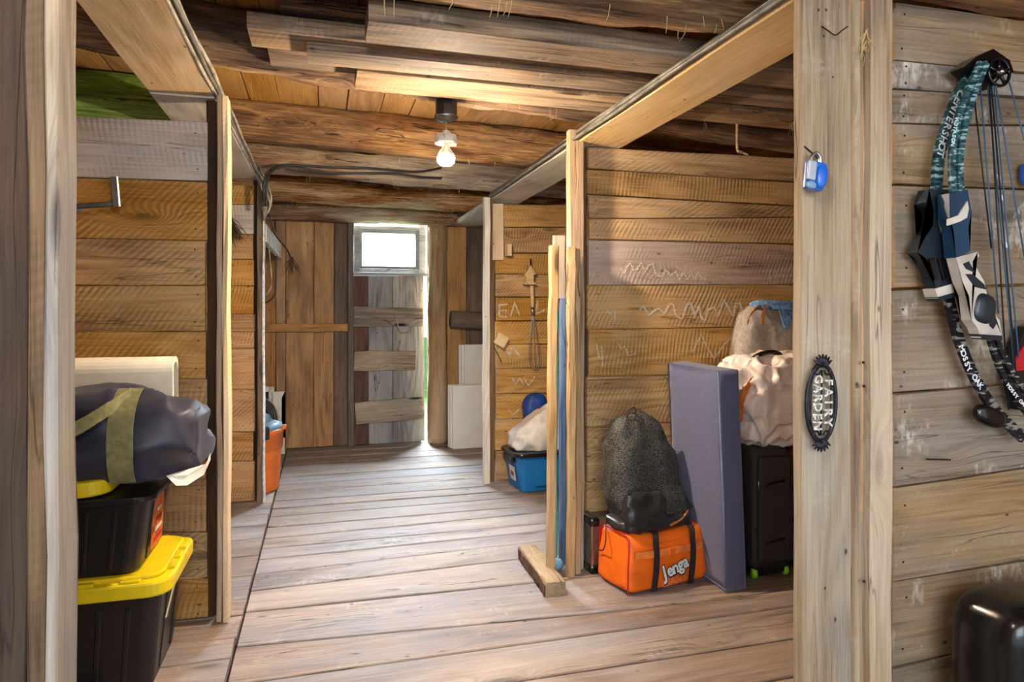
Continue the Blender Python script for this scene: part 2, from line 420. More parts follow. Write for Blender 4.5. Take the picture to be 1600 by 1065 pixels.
M['bark'] = wood('bark_edge', (44, 30, 22), (92, 66, 46), (140, 108, 78), knots=.5, crack=1., bump=1.5)
M['log_green_lit'] = wood('green_lit_log', (50, 74, 24), (128, 176, 66), (196, 220, 130), (120, 110, 70), .5, knots=.9, crack=1., vary=.05, bump=1., con=1, bdist=.012)  # green base colour stands in for daylight tinted by foliage
M['white_board'] = simple('white_melamine', (226, 224, 218), .45, namt=.03)
M['white_paint'] = simple('white_paint', (222, 224, 222), .6, nscale=30, namt=.2)
M['win_frame'] = wood('greyed_window_paint', (96, 96, 94), (164, 168, 168), (206, 210, 210), (180, 186, 190), .6, knots=.3, crack=.6, vary=.05)
M['black_plastic'] = simple('black_plastic', (24, 24, 27), .28, spec=.5)
M['yellow_plastic'] = simple('yellow_plastic', (232, 206, 22), .38, spec=.45, namt=.06)
M['blue_plastic'] = simple('blue_plastic', (28, 116, 186), .35, spec=.45, namt=.05)
M['navy'] = simple('navy_satin_fabric', (38, 40, 60), .48, nscale=20, spec=.5, sheen=.1, bump=.1, bscale=400)
M['olive'] = simple('olive_webbing', (128, 124, 84), .8, nscale=40, bump=.3, bscale=700)
M['foam'] = simple('cream_foam', (238, 228, 206), .7, namt=.05)
M['orange_fabric'] = simple('orange_fabric', (250, 112, 20), .55, nscale=10, namt=.1, bump=.15, bscale=500)
M['orange_mid'] = simple('orange_band', (240, 132, 60), .6, nscale=20)
M['black_web'] = simple('black_webbing', (40, 32, 32), .7, nscale=30, bump=.2, bscale=700)
M['black_satin'] = simple('black_satin', (44, 42, 42), .35, nscale=14, namt=.3)
M['cushion'] = simple('blue_grey_cushion', (86, 90, 122), .9, nscale=300, namt=.28, sheen=.3, bump=.3, bscale=600)
M['piping'] = simple('cushion_piping', (112, 118, 150), .8)
M['suit_black'] = simple('charcoal_luggage_fabric', (50, 46, 46), .7, nscale=400, namt=.25, bump=.3, bscale=700)
M['maroon'] = simple('maroon_luggage', (96, 34, 40), .55, nscale=20)
M['lime'] = simple('lime_rubber', (140, 205, 50), .5)
M['chrome'] = simple('bright_metal', (200, 200, 205), .25, metal=1.)
M['steel'] = simple('dull_steel', (130, 128, 124), .38, metal=.9, nscale=30)
M['wire'] = simple('grey_cable', (168, 160, 142), .5, nscale=12, namt=.35)
M['wire_dark'] = simple('black_cable', (46, 44, 42), .45)
M['wire_mid'] = simple('dusty_grey_cable', (110, 106, 96), .55, nscale=12, namt=.3)
M['tan'] = simple('tan_leather', (176, 110, 62), .6)
M['denim'] = simple('blue_denim', (92, 128, 170), .8, nscale=60, namt=.35, bump=.3, bscale=600)
M['tote'] = simple('grey_felt', (168, 158, 148), .9, nscale=60, namt=.12, bump=.4, bscale=500)
M['black_gloss'] = simple('black_gloss', (12, 12, 14), .2, spec=.5)
M['red'] = simple('red_plastic', (190, 30, 40), .4)
M['bluebag'] = simple('royal_blue_fabric', (24, 62, 140), .5, nscale=20, namt=.3)
M['whitecloth'] = simple('off_white_sheet', (226, 222, 216), .75, nscale=12, namt=.08)
M['orange_bucket'] = simple('orange_bucket', (226, 120, 48), .45, namt=.08)
M['bluegrey'] = simple('blue_grey_plastic', (112, 150, 176), .4, namt=.1)
M['straw'] = simple('straw', (196, 168, 118), .8)
M['straw_dark'] = simple('dark_hay', (72, 52, 36), .9)
M['nail'] = simple('rusty_nail', (46, 30, 24), .7, metal=.3)
M['lock_blue'] = simple('padlock_blue', (20, 96, 196), .3, spec=.5, namt=.04, coat=.3)
M['lock_grey'] = simple('padlock_grey', (176, 186, 200), .4, metal=.3, namt=.05)
M['iron'] = simple('cast_iron', (42, 42, 48), .42, metal=.6, nscale=60, namt=.4)
M['letter'] = simple('worn_pewter_letter', (206, 204, 196), .5, metal=.2, nscale=80, namt=.3)
M['bow_white'] = simple('bow_pale_riser', (196, 186, 174), .5, nscale=10)
M['bow_dark'] = simple('bow_dark_riser', (26, 36, 46), .35, spec=.5)
M['bow_blue'] = simple('bow_blue_riser', (22, 58, 86), .3, spec=.5)
M['string'] = simple('bow_string', (60, 96, 126), .5)
M['string_dark'] = simple('bow_string_dark', (22, 26, 34), .5)
M['white_text'] = simple('white_print', (222, 230, 232), .6, namt=.03)
M['teal_text'] = simple('pale_teal_print', (176, 214, 216), .6, namt=.03)
M['black_text'] = simple('black_print', (20, 18, 18), .6)
M['label_orange'] = simple('orange_label', (226, 110, 36), .5, nscale=30, namt=.4)
M['label_white'] = simple('white_label', (225, 222, 210), .6)
M['tape'] = simple('masking_tape', (205, 198, 164), .7)
M['silver_print'] = simple('outline_print', (250, 150, 84), .6)
M['yellow_cloth'] = simple('yellow_ribbon', (238, 214, 30), .6)
M['teal_plastic'] = simple('teal_plastic', (40, 150, 150), .4)
M['ground'] = simple('outside_grass', (90, 150, 60), .9, nscale=3, namt=.3)

def camo(name, base, lightc, darkc):
    t = NT(name); tc = t.n('ShaderNodeTexCoord').outputs['Object']
    mp = t.n('ShaderNodeMapping', {'Vector': tc, 'Rotation': (0, .5, 0), 'Scale': (30, 30, 110)}).outputs[0]
    a = t.noise(mp, 1, 2, .5)
    col = t.ramp(a, [(0., lin(darkc)), (.42, lin(darkc)), (.46, lin(base)), (.56, lin(base)), (.60, lin(lightc)), (1., lin(lightc))])
    return t.out(col, .45)
M['camo_teal'] = camo('camo_teal', (44, 82, 88), (136, 166, 166), (22, 44, 52))
M['camo_black'] = camo('camo_black', (26, 28, 34), (128, 122, 116), (10, 12, 16))

def mesh_fabric():
    t = NT('black_mesh_fabric'); tc = t.n('ShaderNodeTexCoord').outputs['Object']
    v = t.n('ShaderNodeTexVoronoi', {'Vector': tc, 'Scale': 330.}, feature='F1').outputs['Distance']
    col = t.ramp(v, [(0., lin((176, 172, 150))), (.28, lin((120, 118, 104))), (.42, lin((30, 30, 32))), (1., lin((22, 22, 26)))])
    return t.out(col, .55, v, .4, .002)
M['mesh'] = mesh_fabric()
def plastic_bag():
    t = NT('pink_white_plastic_bag'); tc = t.n('ShaderNodeTexCoord').outputs['Object']
    n = t.noise(tc, 7, 3)
    col = t.mix(t.mr(n, .35, .7), lin((232, 212, 200)), lin((248, 240, 236)))
    t.out(col, .35, t.noise(tc, 16, 4, .6), .6, .012, .5)
    t.b.inputs['Subsurface Weight'].default_value = .15; t.b.inputs['Subsurface Radius'].default_value = (.02, .015, .012)
    return t.m
M['bagplastic'] = plastic_bag()
def glass():
    t = NT('dusty_window_glass'); N, L = t.N, t.L
    tr = N.new('ShaderNodeBsdfTransparent'); tr.inputs[0].default_value = (.62, .61, .62, 1)
    gl = N.new('ShaderNodeBsdfGlossy'); gl.inputs['Roughness'].default_value = .1
    df = N.new('ShaderNodeBsdfTranslucent'); df.inputs[0].default_value = (.8, .8, .8, 1)
    mx = N.new('ShaderNodeMixShader'); mx.inputs[0].default_value = .05; L.new(tr.outputs[0], mx.inputs[1]); L.new(gl.outputs[0], mx.inputs[2])
    m2 = N.new('ShaderNodeMixShader'); m2.inputs[0].default_value = .06; L.new(mx.outputs[0], m2.inputs[1]); L.new(df.outputs[0], m2.inputs[2])
    L.new(m2.outputs[0], N['Material Output'].inputs[0]); return t.m
M['glass'] = glass()
def emis(name, c, e):
    t = NT(name); t.b.inputs['Base Color'].default_value = lin(c); t.b.inputs['Emission Color'].default_value = lin(c); t.b.inputs['Emission Strength'].default_value = e; return t.m
M['bulb'] = emis('glowing_bulb', (255, 230, 200), BULB_E)
M['bulb2'] = emis('glowing_bulb_near', (255, 226, 190), BULB_E*.9)
def frosted():
    t = NT('frosted_lampholder'); t.out(lin((226, 220, 206)), .4); t.b.inputs['Transmission Weight'].default_value = .35; t.b.inputs['Roughness'].default_value = .35; return t.m
M['frost'] = frosted()
def chalk(lo=.1, hi=1.):
    t = NT('chalk_line'); tc = t.n('ShaderNodeTexCoord').outputs['Object']
    n = t.noise(tc, 160, 3, .7)
    t.out(lin((228, 214, 196)), .95); t.L.new(t.mr(n, .36, .62, lo, hi), t.b.inputs['Alpha']); return t.m
M['chalk'] = chalk()
M['chalk_soft'] = chalk(.0, .42)

# ------------------------------------------------------------------ the setting
XL, XR, XW, XE = -.42, 1.19, -2.6, 3.3

# floor -------------------------------------------------------------
floor = struct('floor')
SEAM = -.315
ys = [-1.3, -1.08, -.86, -.62, -.4, -.15, .1, .34, .55, .8, 1.02, 1.27, 1.5, 1.72, 1.95, 2.18, 2.42, 2.69, 2.99, 3.20, 3.40, 3.60, 3.76, 3.92, 4.12, 4.33, 4.50, 4.66, 4.90, 5.10, 5.32, 5.52, 5.76, 5.98, 6.2, 6.42]
sk = {2.69: -.075, 2.99: -.03, 3.20: .04, 3.40: .05, 3.60: .02, 3.92: .03}
def fy(i, X):
    y = ys[i]; s = sk.get(y, 0); return y + s*min(X-SEAM, 1.6)
for i in range(len(ys)-1):
    xs = [SEAM+.006+(XE-SEAM)*k/6 for k in range(7)]
    dz = random.uniform(-.003, .001)
    A = [Vector((x, fy(i+1, x)-.006, dz)) for x in xs]; B = [Vector((x, fy(i, x)+.006, dz)) for x in xs]
    strip('plank', A, B, (0, 0, 1), .03, M['floor'], floor, wob=.0022, ch=.004)
yl = [-1.3]
while yl[-1] < 6.3: yl.append(yl[-1]+random.choice([.16, .2, .24, .27, .21]))
yl[-1] = 6.42
for a, b in zip(yl, yl[1:]):
    dz = random.uniform(-.004, .0)
    strip4('plank', Vector((XW, b-.003, dz)), Vector((SEAM-.006+random.uniform(-.006, .004), b-.003+.015, dz)), Vector((SEAM-.006, a+.003+.015, dz)), Vector((XW, a+.003, dz)), (0, 0, 1), .03, M['floor'], floor, 4, ch=.003)
sub = mesh_obj('subfloor', [(XW, -1.3, -.032), (XE, -1.3, -.032), (XE, 6.42, -.032), (XW, 6.42, -.032), (XW, -1.3, -.08), (XE, -1.3, -.08), (XE, 6.42, -.08), (XW, 6.42, -.08)], [(0, 1, 2, 3), (7, 6, 5, 4), (0, 4, 5, 1), (1, 5, 6, 2), (2, 6, 7, 3), (3, 7, 4, 0)], M['post_dark'], floor)
# dark joint strip along the seam
g = mesh_obj('ground', [(-14, 6.6, -.35), (16, 6.6, -.35), (16, 40, -.35), (-14, 40, -.35)], [(0, 1, 2, 3)], M['ground']); g['kind'] = 'structure'

# ceiling deck ------------------------------------------------------
ceil = struct('ceiling')
x = XW; zc = EYE+1.115
while x < XE:
    wd = random.choice([.15, .18, .2, .165]); x2 = min(x+wd, XE)
    strip4('plank', Vector((x+.002, -1.3, zc)), Vector((x+.002, 6.42, zc)), Vector((x2-.002, 6.42, zc)), Vector((x2-.002, -1.3, zc)), (0, 0, -1), .025, M['deck'], ceil, 3)
    x = x2
mesh_obj('roof_layer', [(XW-.1, -1.4, zc+.03), (XE+.1, -1.4, zc+.03), (XE+.1, 6.6, zc+.03), (XW-.1, 6.6, zc+.03), (XW-.1, -1.4, zc+.07), (XE+.1, -1.4, zc+.07), (XE+.1, 6.6, zc+.07), (XW-.1, 6.6, zc+.07)], [(0, 1, 2, 3), (7, 6, 5, 4), (0, 4, 5, 1), (1, 5, 6, 2), (2, 6, 7, 3), (3, 7, 4, 0)], M['post_dark'], ceil)

# side walls --------------------------------------------------------
for nm, X, nn in (('wall_left', XW, 1), ('wall_right', XE, -1)):
    wl = struct(nm); y = -1.3
    while y < 6.42:
        y2 = min(y+random.choice([.2, .24, .28, .22]), 6.45)
        strip4('plank', Vector((X, y+.002, zc)), Vector((X, y+.002, 0)), Vector((X, y2-.002, 0)), Vector((X, y2-.002, zc)), (nn, 0, 0), .03, M['back'], wl, 3)
        y = y2
    xo = X-nn*.035
    mesh_obj('outer_sheathing', [(xo, -1.3, -.05), (xo, 6.5, -.05), (xo, 6.5, zc), (xo, -1.3, zc), (xo-nn*.02, -1.3, -.05), (xo-nn*.02, 6.5, -.05), (xo-nn*.02, 6.5, zc), (xo-nn*.02, -1.3, zc)], [(0, 1, 2, 3), (7, 6, 5, 4), (0, 4, 5, 1), (1, 5, 6, 2), (2, 6, 7, 3), (3, 7, 4, 0)], M['post_dark'], wl)

NAILS = {}
def nailset(parent, pts):
    NAILS.setdefault(parent, []).extend(pts)
def flush_nails():
    for par, pts in NAILS.items():
        vs, fs = [], []
        for p, n in pts:
            n = n.normalized(); a = n.orthogonal().normalized(); b = n.cross(a); k = len(vs); r = .0032
            for j in range(6):
                t_ = j*PI/3; vs.append(p+n*.0012+a*r*math.cos(t_)+b*r*math.sin(t_))
            for j in range(6):
                t_ = j*PI/3; vs.append(p-n*.004+a*r*math.cos(t_)+b*r*math.sin(t_))
            fs.append(tuple(k+j for j in range(6)))
            for j in range(6): fs.append((k+j, k+6+j, k+6+(j+1) % 6, k+(j+1) % 6))
        o = mesh_obj('nails', vs, fs, M['nail'], par); o['kind'] = 'stuff'

# partitions --------------------------------------------------------
def partition(name, Y, u0, u1, rows, xa, xb, mats, nailx, th=.024):
    par = struct(name)
    X0, X1 = XofU(u0, Y), XofU(u1, Y)
    def line(vl, vr):
        z0, z1 = PY(u0, vl, Y).z, PY(u1, vr, Y).z; s = (z1-z0)/(X1-X0)
        def f(x):
            if x > X1: return z1+s*min(x-X1, .25)
            if x < X0: return z0-s*min(X0-x, .25)
            return z0+s*(x-X0)
        return f
    L = [line(*r) for r in rows]
    N = 8; out = []
    for i in range(len(L)-1):
        xe = random.uniform(-.006, .006)
        a_, b_ = (xa, xb+xe) if xa < XW+.1 else (xa+xe, xb)
        xs = [a_+(b_-a_)*k/N for k in range(N+1)]
        dy = random.uniform(-.004, .004)
        A = [Vector((x, Y+dy, L[i](x)-.003)) for x in xs]; B = [Vector((x, Y+dy, max(L[i+1](x), .001)+.003)) for x in xs]
        out.append(strip('plank', A, B, (0, -1, 0), th, M[mats[i]], par, wob=.0022))
        for nx in nailx:
            za, zb = L[i](nx), L[i+1](nx); h = za-zb
            for q in (.2, .8):
                nailset(par, [(Vector((nx+random.uniform(-.008, .008), Y+dy, za-h*q)), Vector((0, -1, 0)))])
    return par

YR1 = 3.10; YL1 = 2.97; YL2 = 4.70; YR2 = 4.79; YB = 1.50
pR1 = partition('wall_right_middle', YR1, 920, 1254, [(229, 247), (264, 285), (304, 322), (342, 339), (374, 382), (445, 445), (514, 510), (588, 582), (667, 648), (753, 730), (823, 800), (888, 868)], XofU(919, YR1), XE,
               ['board_warm']*4+['board_rose']+['board_warm']*6, [XofU(932, YR1), 2.9])
pL1 = partition('wall_left_middle', YL1, 122, 323, [(181, 190), (277, 283), (373, 376), (446, 446), (517, 517), (591, 591), (664, 664), (749, 749), (831, 831), (906, 903), (986, 972)], XW, XofU(323, YL1),
               ['board_pale', 'board_amber', 'board_amber', 'board_warm', 'board_warm', 'board_warm', 'board_amber', 'board_amber', 'board_warm', 'board_amber'], [XofU(308, YL1)-.0, -1.9])
pL2 = partition('wall_left_far', YL2, 357, 397, [(288, 288), (319, 319), (366, 366), (405, 405), (446, 446), (490, 490), (518, 518), (544, 544), (608, 608), (674, 674), (720, 720), (786, 784)], XW, XofU(397, YL2),
               ['board_warm', 'board_pale']+['board_amber']*9, [XofU(391, YL2)-.0, XofU(363, YL2)])
pR2 = partition('wall_right_far', YR2, 772, 887, [(318, 320), (355, 355), (395, 395), (428, 429), (464, 464), (501, 501), (538, 537), (576, 574), (615, 613), (655, 652), (704, 700), (752, 745)], XofU(775, YR2), XE,
               ['board_warm', 'board_amber']+['board_warm']*9, [XofU(778, YR2), 2.9])
pB = partition('wall_right_front', YB, 1400, 1600, [(2, 30), (93, 113), (137, 152), (192, 196), (288, 296), (451, 445), (615, 597), (762, 731), (909, 876), (1043, 995), (1175, 1110), (1300, 1240)], XofU(1398, YB), XE,
               ['board_bow']*11, [XofU(1413, YB), 2.9])
# the near stall on the other side
pL0 = struct('wall_left_front'); x = XW
while x < -.70:
    x2 = min(x+random.choice([.2, .24, .18]), -.64)
    strip4('plank', Vector((x+.002, 1.36, 2.06)), Vector((x+.002, 1.36, 0)), Vector((x2-.002, 1.36, 0)), Vector((x2-.002, 1.36, 2.06)), (0, -1, 0), .025, M['post_brown'], pL0, 3)
    x = x2

# end wall: boards, door, window -------------------------------------
YE = 6.42
wb = struct('wall_back')
def vboard(par, name, u0t, u1t, vt, vb, mat, Y=YE, u0b=None, u1b=None, th=.025, seg=5, wob=.002):
    u0b = u0t if u0b is None else u0b; u1b = u1t if u1b is None else u1b
    tl, tr = PY(u0t, vt, Y), PY(u1t, vt, Y); bl, br = PY(u0b, vb, Y), PY(u1b, vb, Y)
    bl.z = max(bl.z, .003); br.z = max(br.z, .003)
    tl.x += .0025; bl.x += .0025; tr.x -= .0025; br.x -= .0025
    return strip4(name, tl, bl, br, tr, (0, -1, 0), th, M[mat], par, seg, wob)
x = XW
xs_ = XofU(413, YE)
while x < xs_-.01:
    x2 = min(x+.22, xs_)
    strip4('plank', Vector((x+.002, YE, zc)), Vector((x+.002, YE, 0)), Vector((x2-.002, YE, 0)), Vector((x2-.002, YE, zc)), (0, -1, 0), .025, M['back'], wb, 3)
    x = x2
for i, (a, b, a2, b2, m) in enumerate([(413, 431, 413, 431, 'back'), (431, 447, 431, 446, 'back'), (447, 491, 446, 490, 'back'), (491, 523, 490, 521, 'back'), (523, 547, 521, 547, 'back_grey')]):
    vboard(wb, 'plank', a, b, 300, 700, m, YE+random.uniform(0, .006), a2, b2)
for a, b in ((696, 729), (729, 757), (757, 790)): vboard(wb, 'plank', a, b, 300, 694, 'back' if a != 729 else 'back_grey', YE)
x = XofU(790, YE)
while x < XE-.01:
    x2 = min(x+.24, XE)
    strip4('plank', Vector((x+.002, YE, zc)), Vector((x+.002, YE, 0)), Vector((x2-.002, YE, 0)), Vector((x2-.002, YE, zc)), (0, -1, 0), .025, M['back'], wb, 3)
    x = x2
# lintel area above the window
vboard(wb, 'lintel_board', 543, 672, 300, 339, 'back_grey', YE)
# outer sheathing either side of the door, so no sky shows through the joints
def sheath(xa, xb, za, zb, Y=YE+.032, par=wb):
    return mesh_obj('outer_sheathing', [(xa, Y, za), (xb, Y, za), (xb, Y, zb), (xa, Y, zb), (xa, Y+.02, za), (xb, Y+.02, za), (xb, Y+.02, zb), (xa, Y+.02, zb)], [(0, 1, 2, 3), (7, 6, 5, 4), (0, 4, 5, 1), (1, 5, 6, 2), (2, 6, 7, 3), (3, 7, 4, 0)], M['post_dark'], par)
sheath(XW, XofU(549, YE), -.05, zc+.06); sheath(XofU(668.5, YE), XE, -.05, zc+.06); sheath(XofU(549, YE), XofU(675, YE), PY(600, 338, YE).z, zc+.06)
# frame post at the hinge side, log post at the latch side
tr1 = beam('trim_1', PY(548, 336, YE-.04), Vector((PY(548, 336, YE-.04).x, YE-.04, .002)), (.026, 0, 0), (0, .04, 0), M['back_grey']); tr1['kind'] = 'structure'
xlog = XofU(684, YE-.1)
lp = log('log_post', (xlog, YE-.1, .0), (xlog+.0, YE-.1, 2.06), .092, M['post_warm'], None, 11, 40, 18, flat=1.2, rough=.008)
tag(lp, 'upright hewn log post beside the plank door in the end wall', 'post')
rail = beam('wall_rail', PY(413, 512, YE-.03)-Vector((.3, 0, 0)), PY(545, 511.5, YE-.03), (0, 0, .036), (0, .022, 0), M['back']); tag(rail, 'horizontal brown rail nailed across the end wall boards beside the door', 'rail')
lr = log('wall_log_rail', PY(704, 499, YE-.08), PY(800, 503, YE-.08), .085, M['back_grey'], None, 5, 30, 16, flat=1.1, rough=.012); tag(lr, 'short horizontal weathered log rail above the white panels on the end wall', 'rail')
# window
win = struct('window_1')
YW = YE-.02
def fr(a, b, c, d, name='window_frame', Y=YW, th=.05, mat='win_frame', par=win):
    p = PY(a, b, Y); q = PY(c, d, Y)
    return strip4(name, p, Vector((q.x, Y, p.z)), q, Vector((p.x, Y, q.z)), (0, -1, 0), th, M[mat], par, 3)
fr(553, 352, 562, 428); fr(655, 352, 665, 428); fr(562, 352, 655, 360); fr(562, 419, 655, 428)
fr(558, 357, 566, 423, 'sash', YW+.015, .03); fr(649, 357, 657, 423, 'sash', YW+.015, .03); fr(566, 357, 649, 366, 'sash', YW+.015, .03); fr(566, 415, 649, 423, 'sash', YW+.015, .03)
fr(552, 425, 668, 431, 'window_sill', YW-.03, .08)
p, q = PY(564, 362, YW+.035), PY(652, 420, YW+.035)
mesh_obj('pane', [(p.x, p.y, q.z), (q.x, p.y, q.z), (q.x, p.y, p.z), (p.x, p.y, p.z), (p.x, p.y+.004, q.z), (q.x, p.y+.004, q.z), (q.x, p.y+.004, p.z), (p.x, p.y+.004, p.z)], [(0, 1, 2, 3), (7, 6, 5, 4), (0, 4, 5, 1), (1, 5, 6, 2), (2, 6, 7, 3), (3, 7, 4, 0)], M['glass'], win)
# door
door = struct('door_1')
YD = YE-.01
def dplank(a, b, a2, b2, m): vboard(door, 'plank', a, b, 431, 696, m, YD, a2, b2, .03)
sheath(XofU(550, YE), XofU(659, YE), -.05, PY(600, 431, YE).z, YD+.032, door)
dplank(552.5, 575, 553, 576, 'door_red'); dplank(575, 613, 576, 614, 'door_grey'); dplank(613, 662, 614, 664, 'door_grey')
def batten(a, b, c, d, e, f, Y=YD-.032):
    return strip4('batten', PY(a, b, Y), PY(c, d, Y), PY(c, f, Y), PY(a, e, Y), (0, -1, 0), .03, M['batten'], door, 5, .004)
strip4('batten', PY(553, 479, YD-.032), PY(661, 481, YD-.032), PY(661, 509, YD-.032), PY(553, 511, YD-.032), (0, -1, 0), .03, M['batten'], door, 5, .004)
strip4('batten', PY(554, 549, YD-.032), PY(650, 548, YD-.032), PY(649, 578, YD-.032), PY(553, 580, YD-.032), (0, -1, 0), .03, M['batten'], door, 5, .004)
strip4('batten', PY(554, 629, YD-.032), PY(660, 620, YD-.032), PY(662, 655, YD-.032), PY(557, 663, YD-.032), (0, -1, 0), .03, M['batten'], door, 5, .004)
o = tube('door_latch', smoothpts([PY(616, 490, YD-.07), PY(620, 500, YD-.075), PY(624, 515, YD-.06), PY(632, 519, YD-.05), PY(640, 517, YD-.05)]), .004, M['wire'], door)
for (u, v) in ((557, 483), (557, 506), (575, 482), (655, 485), (653, 505), (558, 553), (558, 575), (600, 552), (645, 575), (560, 634), (561, 658), (655, 627), (655, 650), (612, 655)):
    nailset(door, [(PY(u, v, YD-.032), Vector((0, -1, 0)))])

# header planks lying on the posts ------------------------------------
ZR, ZL = EYE+.816, EYE+.87
def header(label, xa, xb, y0, y1, z, th, mat, taper=0):
    o = strip4('header_plank', Vector((xa, y0, z)), Vector((xa, y1, z)), Vector((xb, y1, z)), Vector((xb, y0, z)), (0, 0, -1), th, M[mat], None, 10, .003, .004)
    return tag(o, label, 'plank')
header('long pale golden header plank running overhead towards the blue padlock post', XR, XR+.25, -1.2, 3.09, ZR, .038, 'header')
header('window-lit header plank between the post with leaning sticks and the whisk partition', XR, XR+.25, 3.10, 4.84, ZR, .038, 'header_lit')
header('window-lit header plank ending at the end wall above the white panels', XR+.02, XR+.26, 4.86, 6.25, ZR+.0, .038, 'header_lit')
header('wide pale header plank overhead above the duffel and yellow lidded bins', XL-.25, XL-.005, -1.2, 2.95, ZL, .038, 'header')
header('short window-lit header plank between the two partitions on the duffel side', XL-.25, XL-.005, 2.97, 4.75, ZL-.005, .038, 'header_lit')
pp = beam('shelf_rail', (-.385, 4.84, EYE+.525), (-.375, 6.33, EYE+.525), (0, 0, .062), (.018, 0, 0), M['white_paint']); tag(pp, 'white painted board on edge beside the hanging black cables', 'rail')

# logs ----------------------------------------------------------------
LG = 'hewn log beams across the ceiling'
def clog(name_label, xy0, xy1, r, mat, seed, zlow=EYE+.87):
    (x0, y0), (x1, y1) = xy0, xy1; y0 *= 1.035; y1 *= 1.022; s = (y1-y0)/(x1-x0)
    pa = Vector((XW+.02, y0+s*(XW-x0)+0, zlow+r*.93+.045+.02*2.18)); pb = Vector((XE-.02, y0+s*(XE-x0), zlow+r*.93+.045-.02*3.7))
    o = log('log_beam', pa, pb, r, M[mat], None, seed, 130, 24)
    return tag(o, name_label, 'beam', LG)
clog('ceiling log overhead just behind the near posts', (0, .45), (1, .45), .13, 'log_dark', 21)
clog('dark ceiling log before the stored planks, seen only at the top edge', (0, 1.52), (1, 1.50), .12, 'log_dark', 1, EYE+.885)
clog('thick golden ceiling log closest to the viewer, in front of the stored planks', (0, 1.87), (1, 1.84), .125, 'log', 2)
clog('ceiling log that carries the black lamp box', (-.355, 2.62), (.9, 2.81), .12, 'log', 3)
clog('ceiling log just behind the hanging bulb', (-.376, 3.74), (1.22, 3.89), .125, 'log', 4)
clog('ceiling log along which the black cables run', (-.38, 4.56), (1.15, 4.72), .125, 'log_white', 5)
clog('ceiling log with whitened lower edge nearest the window', (-.4, 5.66), (1.1, 5.70), .135, 'log_white', 6, EYE+.86)
pl = log('wall_plate', (XW, YE-.1, EYE+.905), (XE, YE-.1, EYE+.895), .10, M['log_white'], None, 8, 100, 18, rough=.02); tag(pl, 'whitened top log lying along the end wall above the window', 'beam')
# log over the duffel stall, green daylight painted into its colour
o = log('log_beam', (-2.4, 3.50, EYE+1.0), (-.72, 3.60, EYE+1.0), .125, M['log_green_lit'], None, 14, 50, 24); tag(o, 'log coloured with green daylight, visible above the partition behind the duffel', 'beam')

# stored lumber
def lum(label, u, v0, v1, zb, th, x1=XE-.05, mat='stored', skew=0.0, v_at=None):
    pa, pb = PZ(u, v0, zb), PZ(u, v1, zb)
    x0 = (pa.x+pb.x)/2
    ya, yb = pa.y, pb.y
    o = strip('stored_plank', [Vector((x0+(x1-x0)*k/8, ya+skew*(x1-x0)*k/8, zb)) for k in range(9)], [Vector((x0+(x1-x0)*k/8, yb+skew*(x1-x0)*k/8, zb)) for k in range(9)], (0, 0, -1), th, M[mat], None, .003, .004)
    return tag(o, label, 'plank', 'planks stored under the ceiling')
zs = EYE+.86
lum('thick stored plank at the ceiling whose cut end is highest in view', 573, 32, 67, zs, .07, skew=.01)
lum('stored ceiling plank with pale cut end jutting out furthest', 390, 43, 73, zs+.03, .05, 1.1, skew=.01)
lum('stored ceiling plank with bark flecked end under the highest plank', 480, 76, 100, zs+.005, .04, skew=-.005)
lum('short brown stored ceiling plank tucked below the pale ended one', 421, 74, 104, zs+.05, .04, .9, skew=0)
lum('lowest stored ceiling plank beside the lamp log', 556, 110, 140, zs-.0, .045, skew=.015)
lum('dark stored ceiling board lying deepest between the logs', 440, 10, 40, zs+.10, .03, 2.4, skew=0, mat='log_dark')

# posts ---------------------------------------------------------------
def post(label, x0, x1, y0, y1, z1, mat, name='post', z0=0.002, seg=10, wob=.003, lean=0):
    o = beam(name, ((x0+x1)/2+lean, (y0+y1)/2, z0), ((x0+x1)/2, (y0+y1)/2, z1), ((x1-x0)/2, 0, 0), (0, (y1-y0)/2, 0), M[mat], None, seg, wob)
    return tag(o, label, 'post')
# near posts
post('weathered grey post framing the stall with the duffel, with long dark splits', XofU(70, 1.268), XL, 1.268, 1.36, 2.11, 'post_grey')
post('brown rough board beside the weathered grey post', XofU(40, 1.28), XofU(70, 1.268)-.003, 1.28, 1.34, 2.115, 'post_brown')
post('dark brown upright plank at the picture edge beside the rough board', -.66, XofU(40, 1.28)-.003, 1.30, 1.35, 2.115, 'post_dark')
YP = 1.44
XP0, XP1 = XofU(1255, YP), XofU(1331, YP)
post('broad grey-yellow post carrying the blue padlock and the oval sign', XP0, XP1, YP, YP+.04, 2.36, 'post_grey', wob=.002)
post('thin grey strip behind the padlock post', XofU(1338, YP+.01), XofU(1346, YP+.01), YP+.01, YP+.04, 2.36, 'post_grey', wob=.001)
post('warm brown recessed upright board with hay stuck to its top', XofU(1346, YP+.025), XofU(1362, YP+.02), YP+.025, YP+.05, 2.36, 'post_brown', wob=.001)
post('pale square post next to the wall with the bows', XofU(1361, YP-.01), XofU(1395, YP-.01), YP-.01, YP+.055, 2.36, 'post_warm', wob=.002)
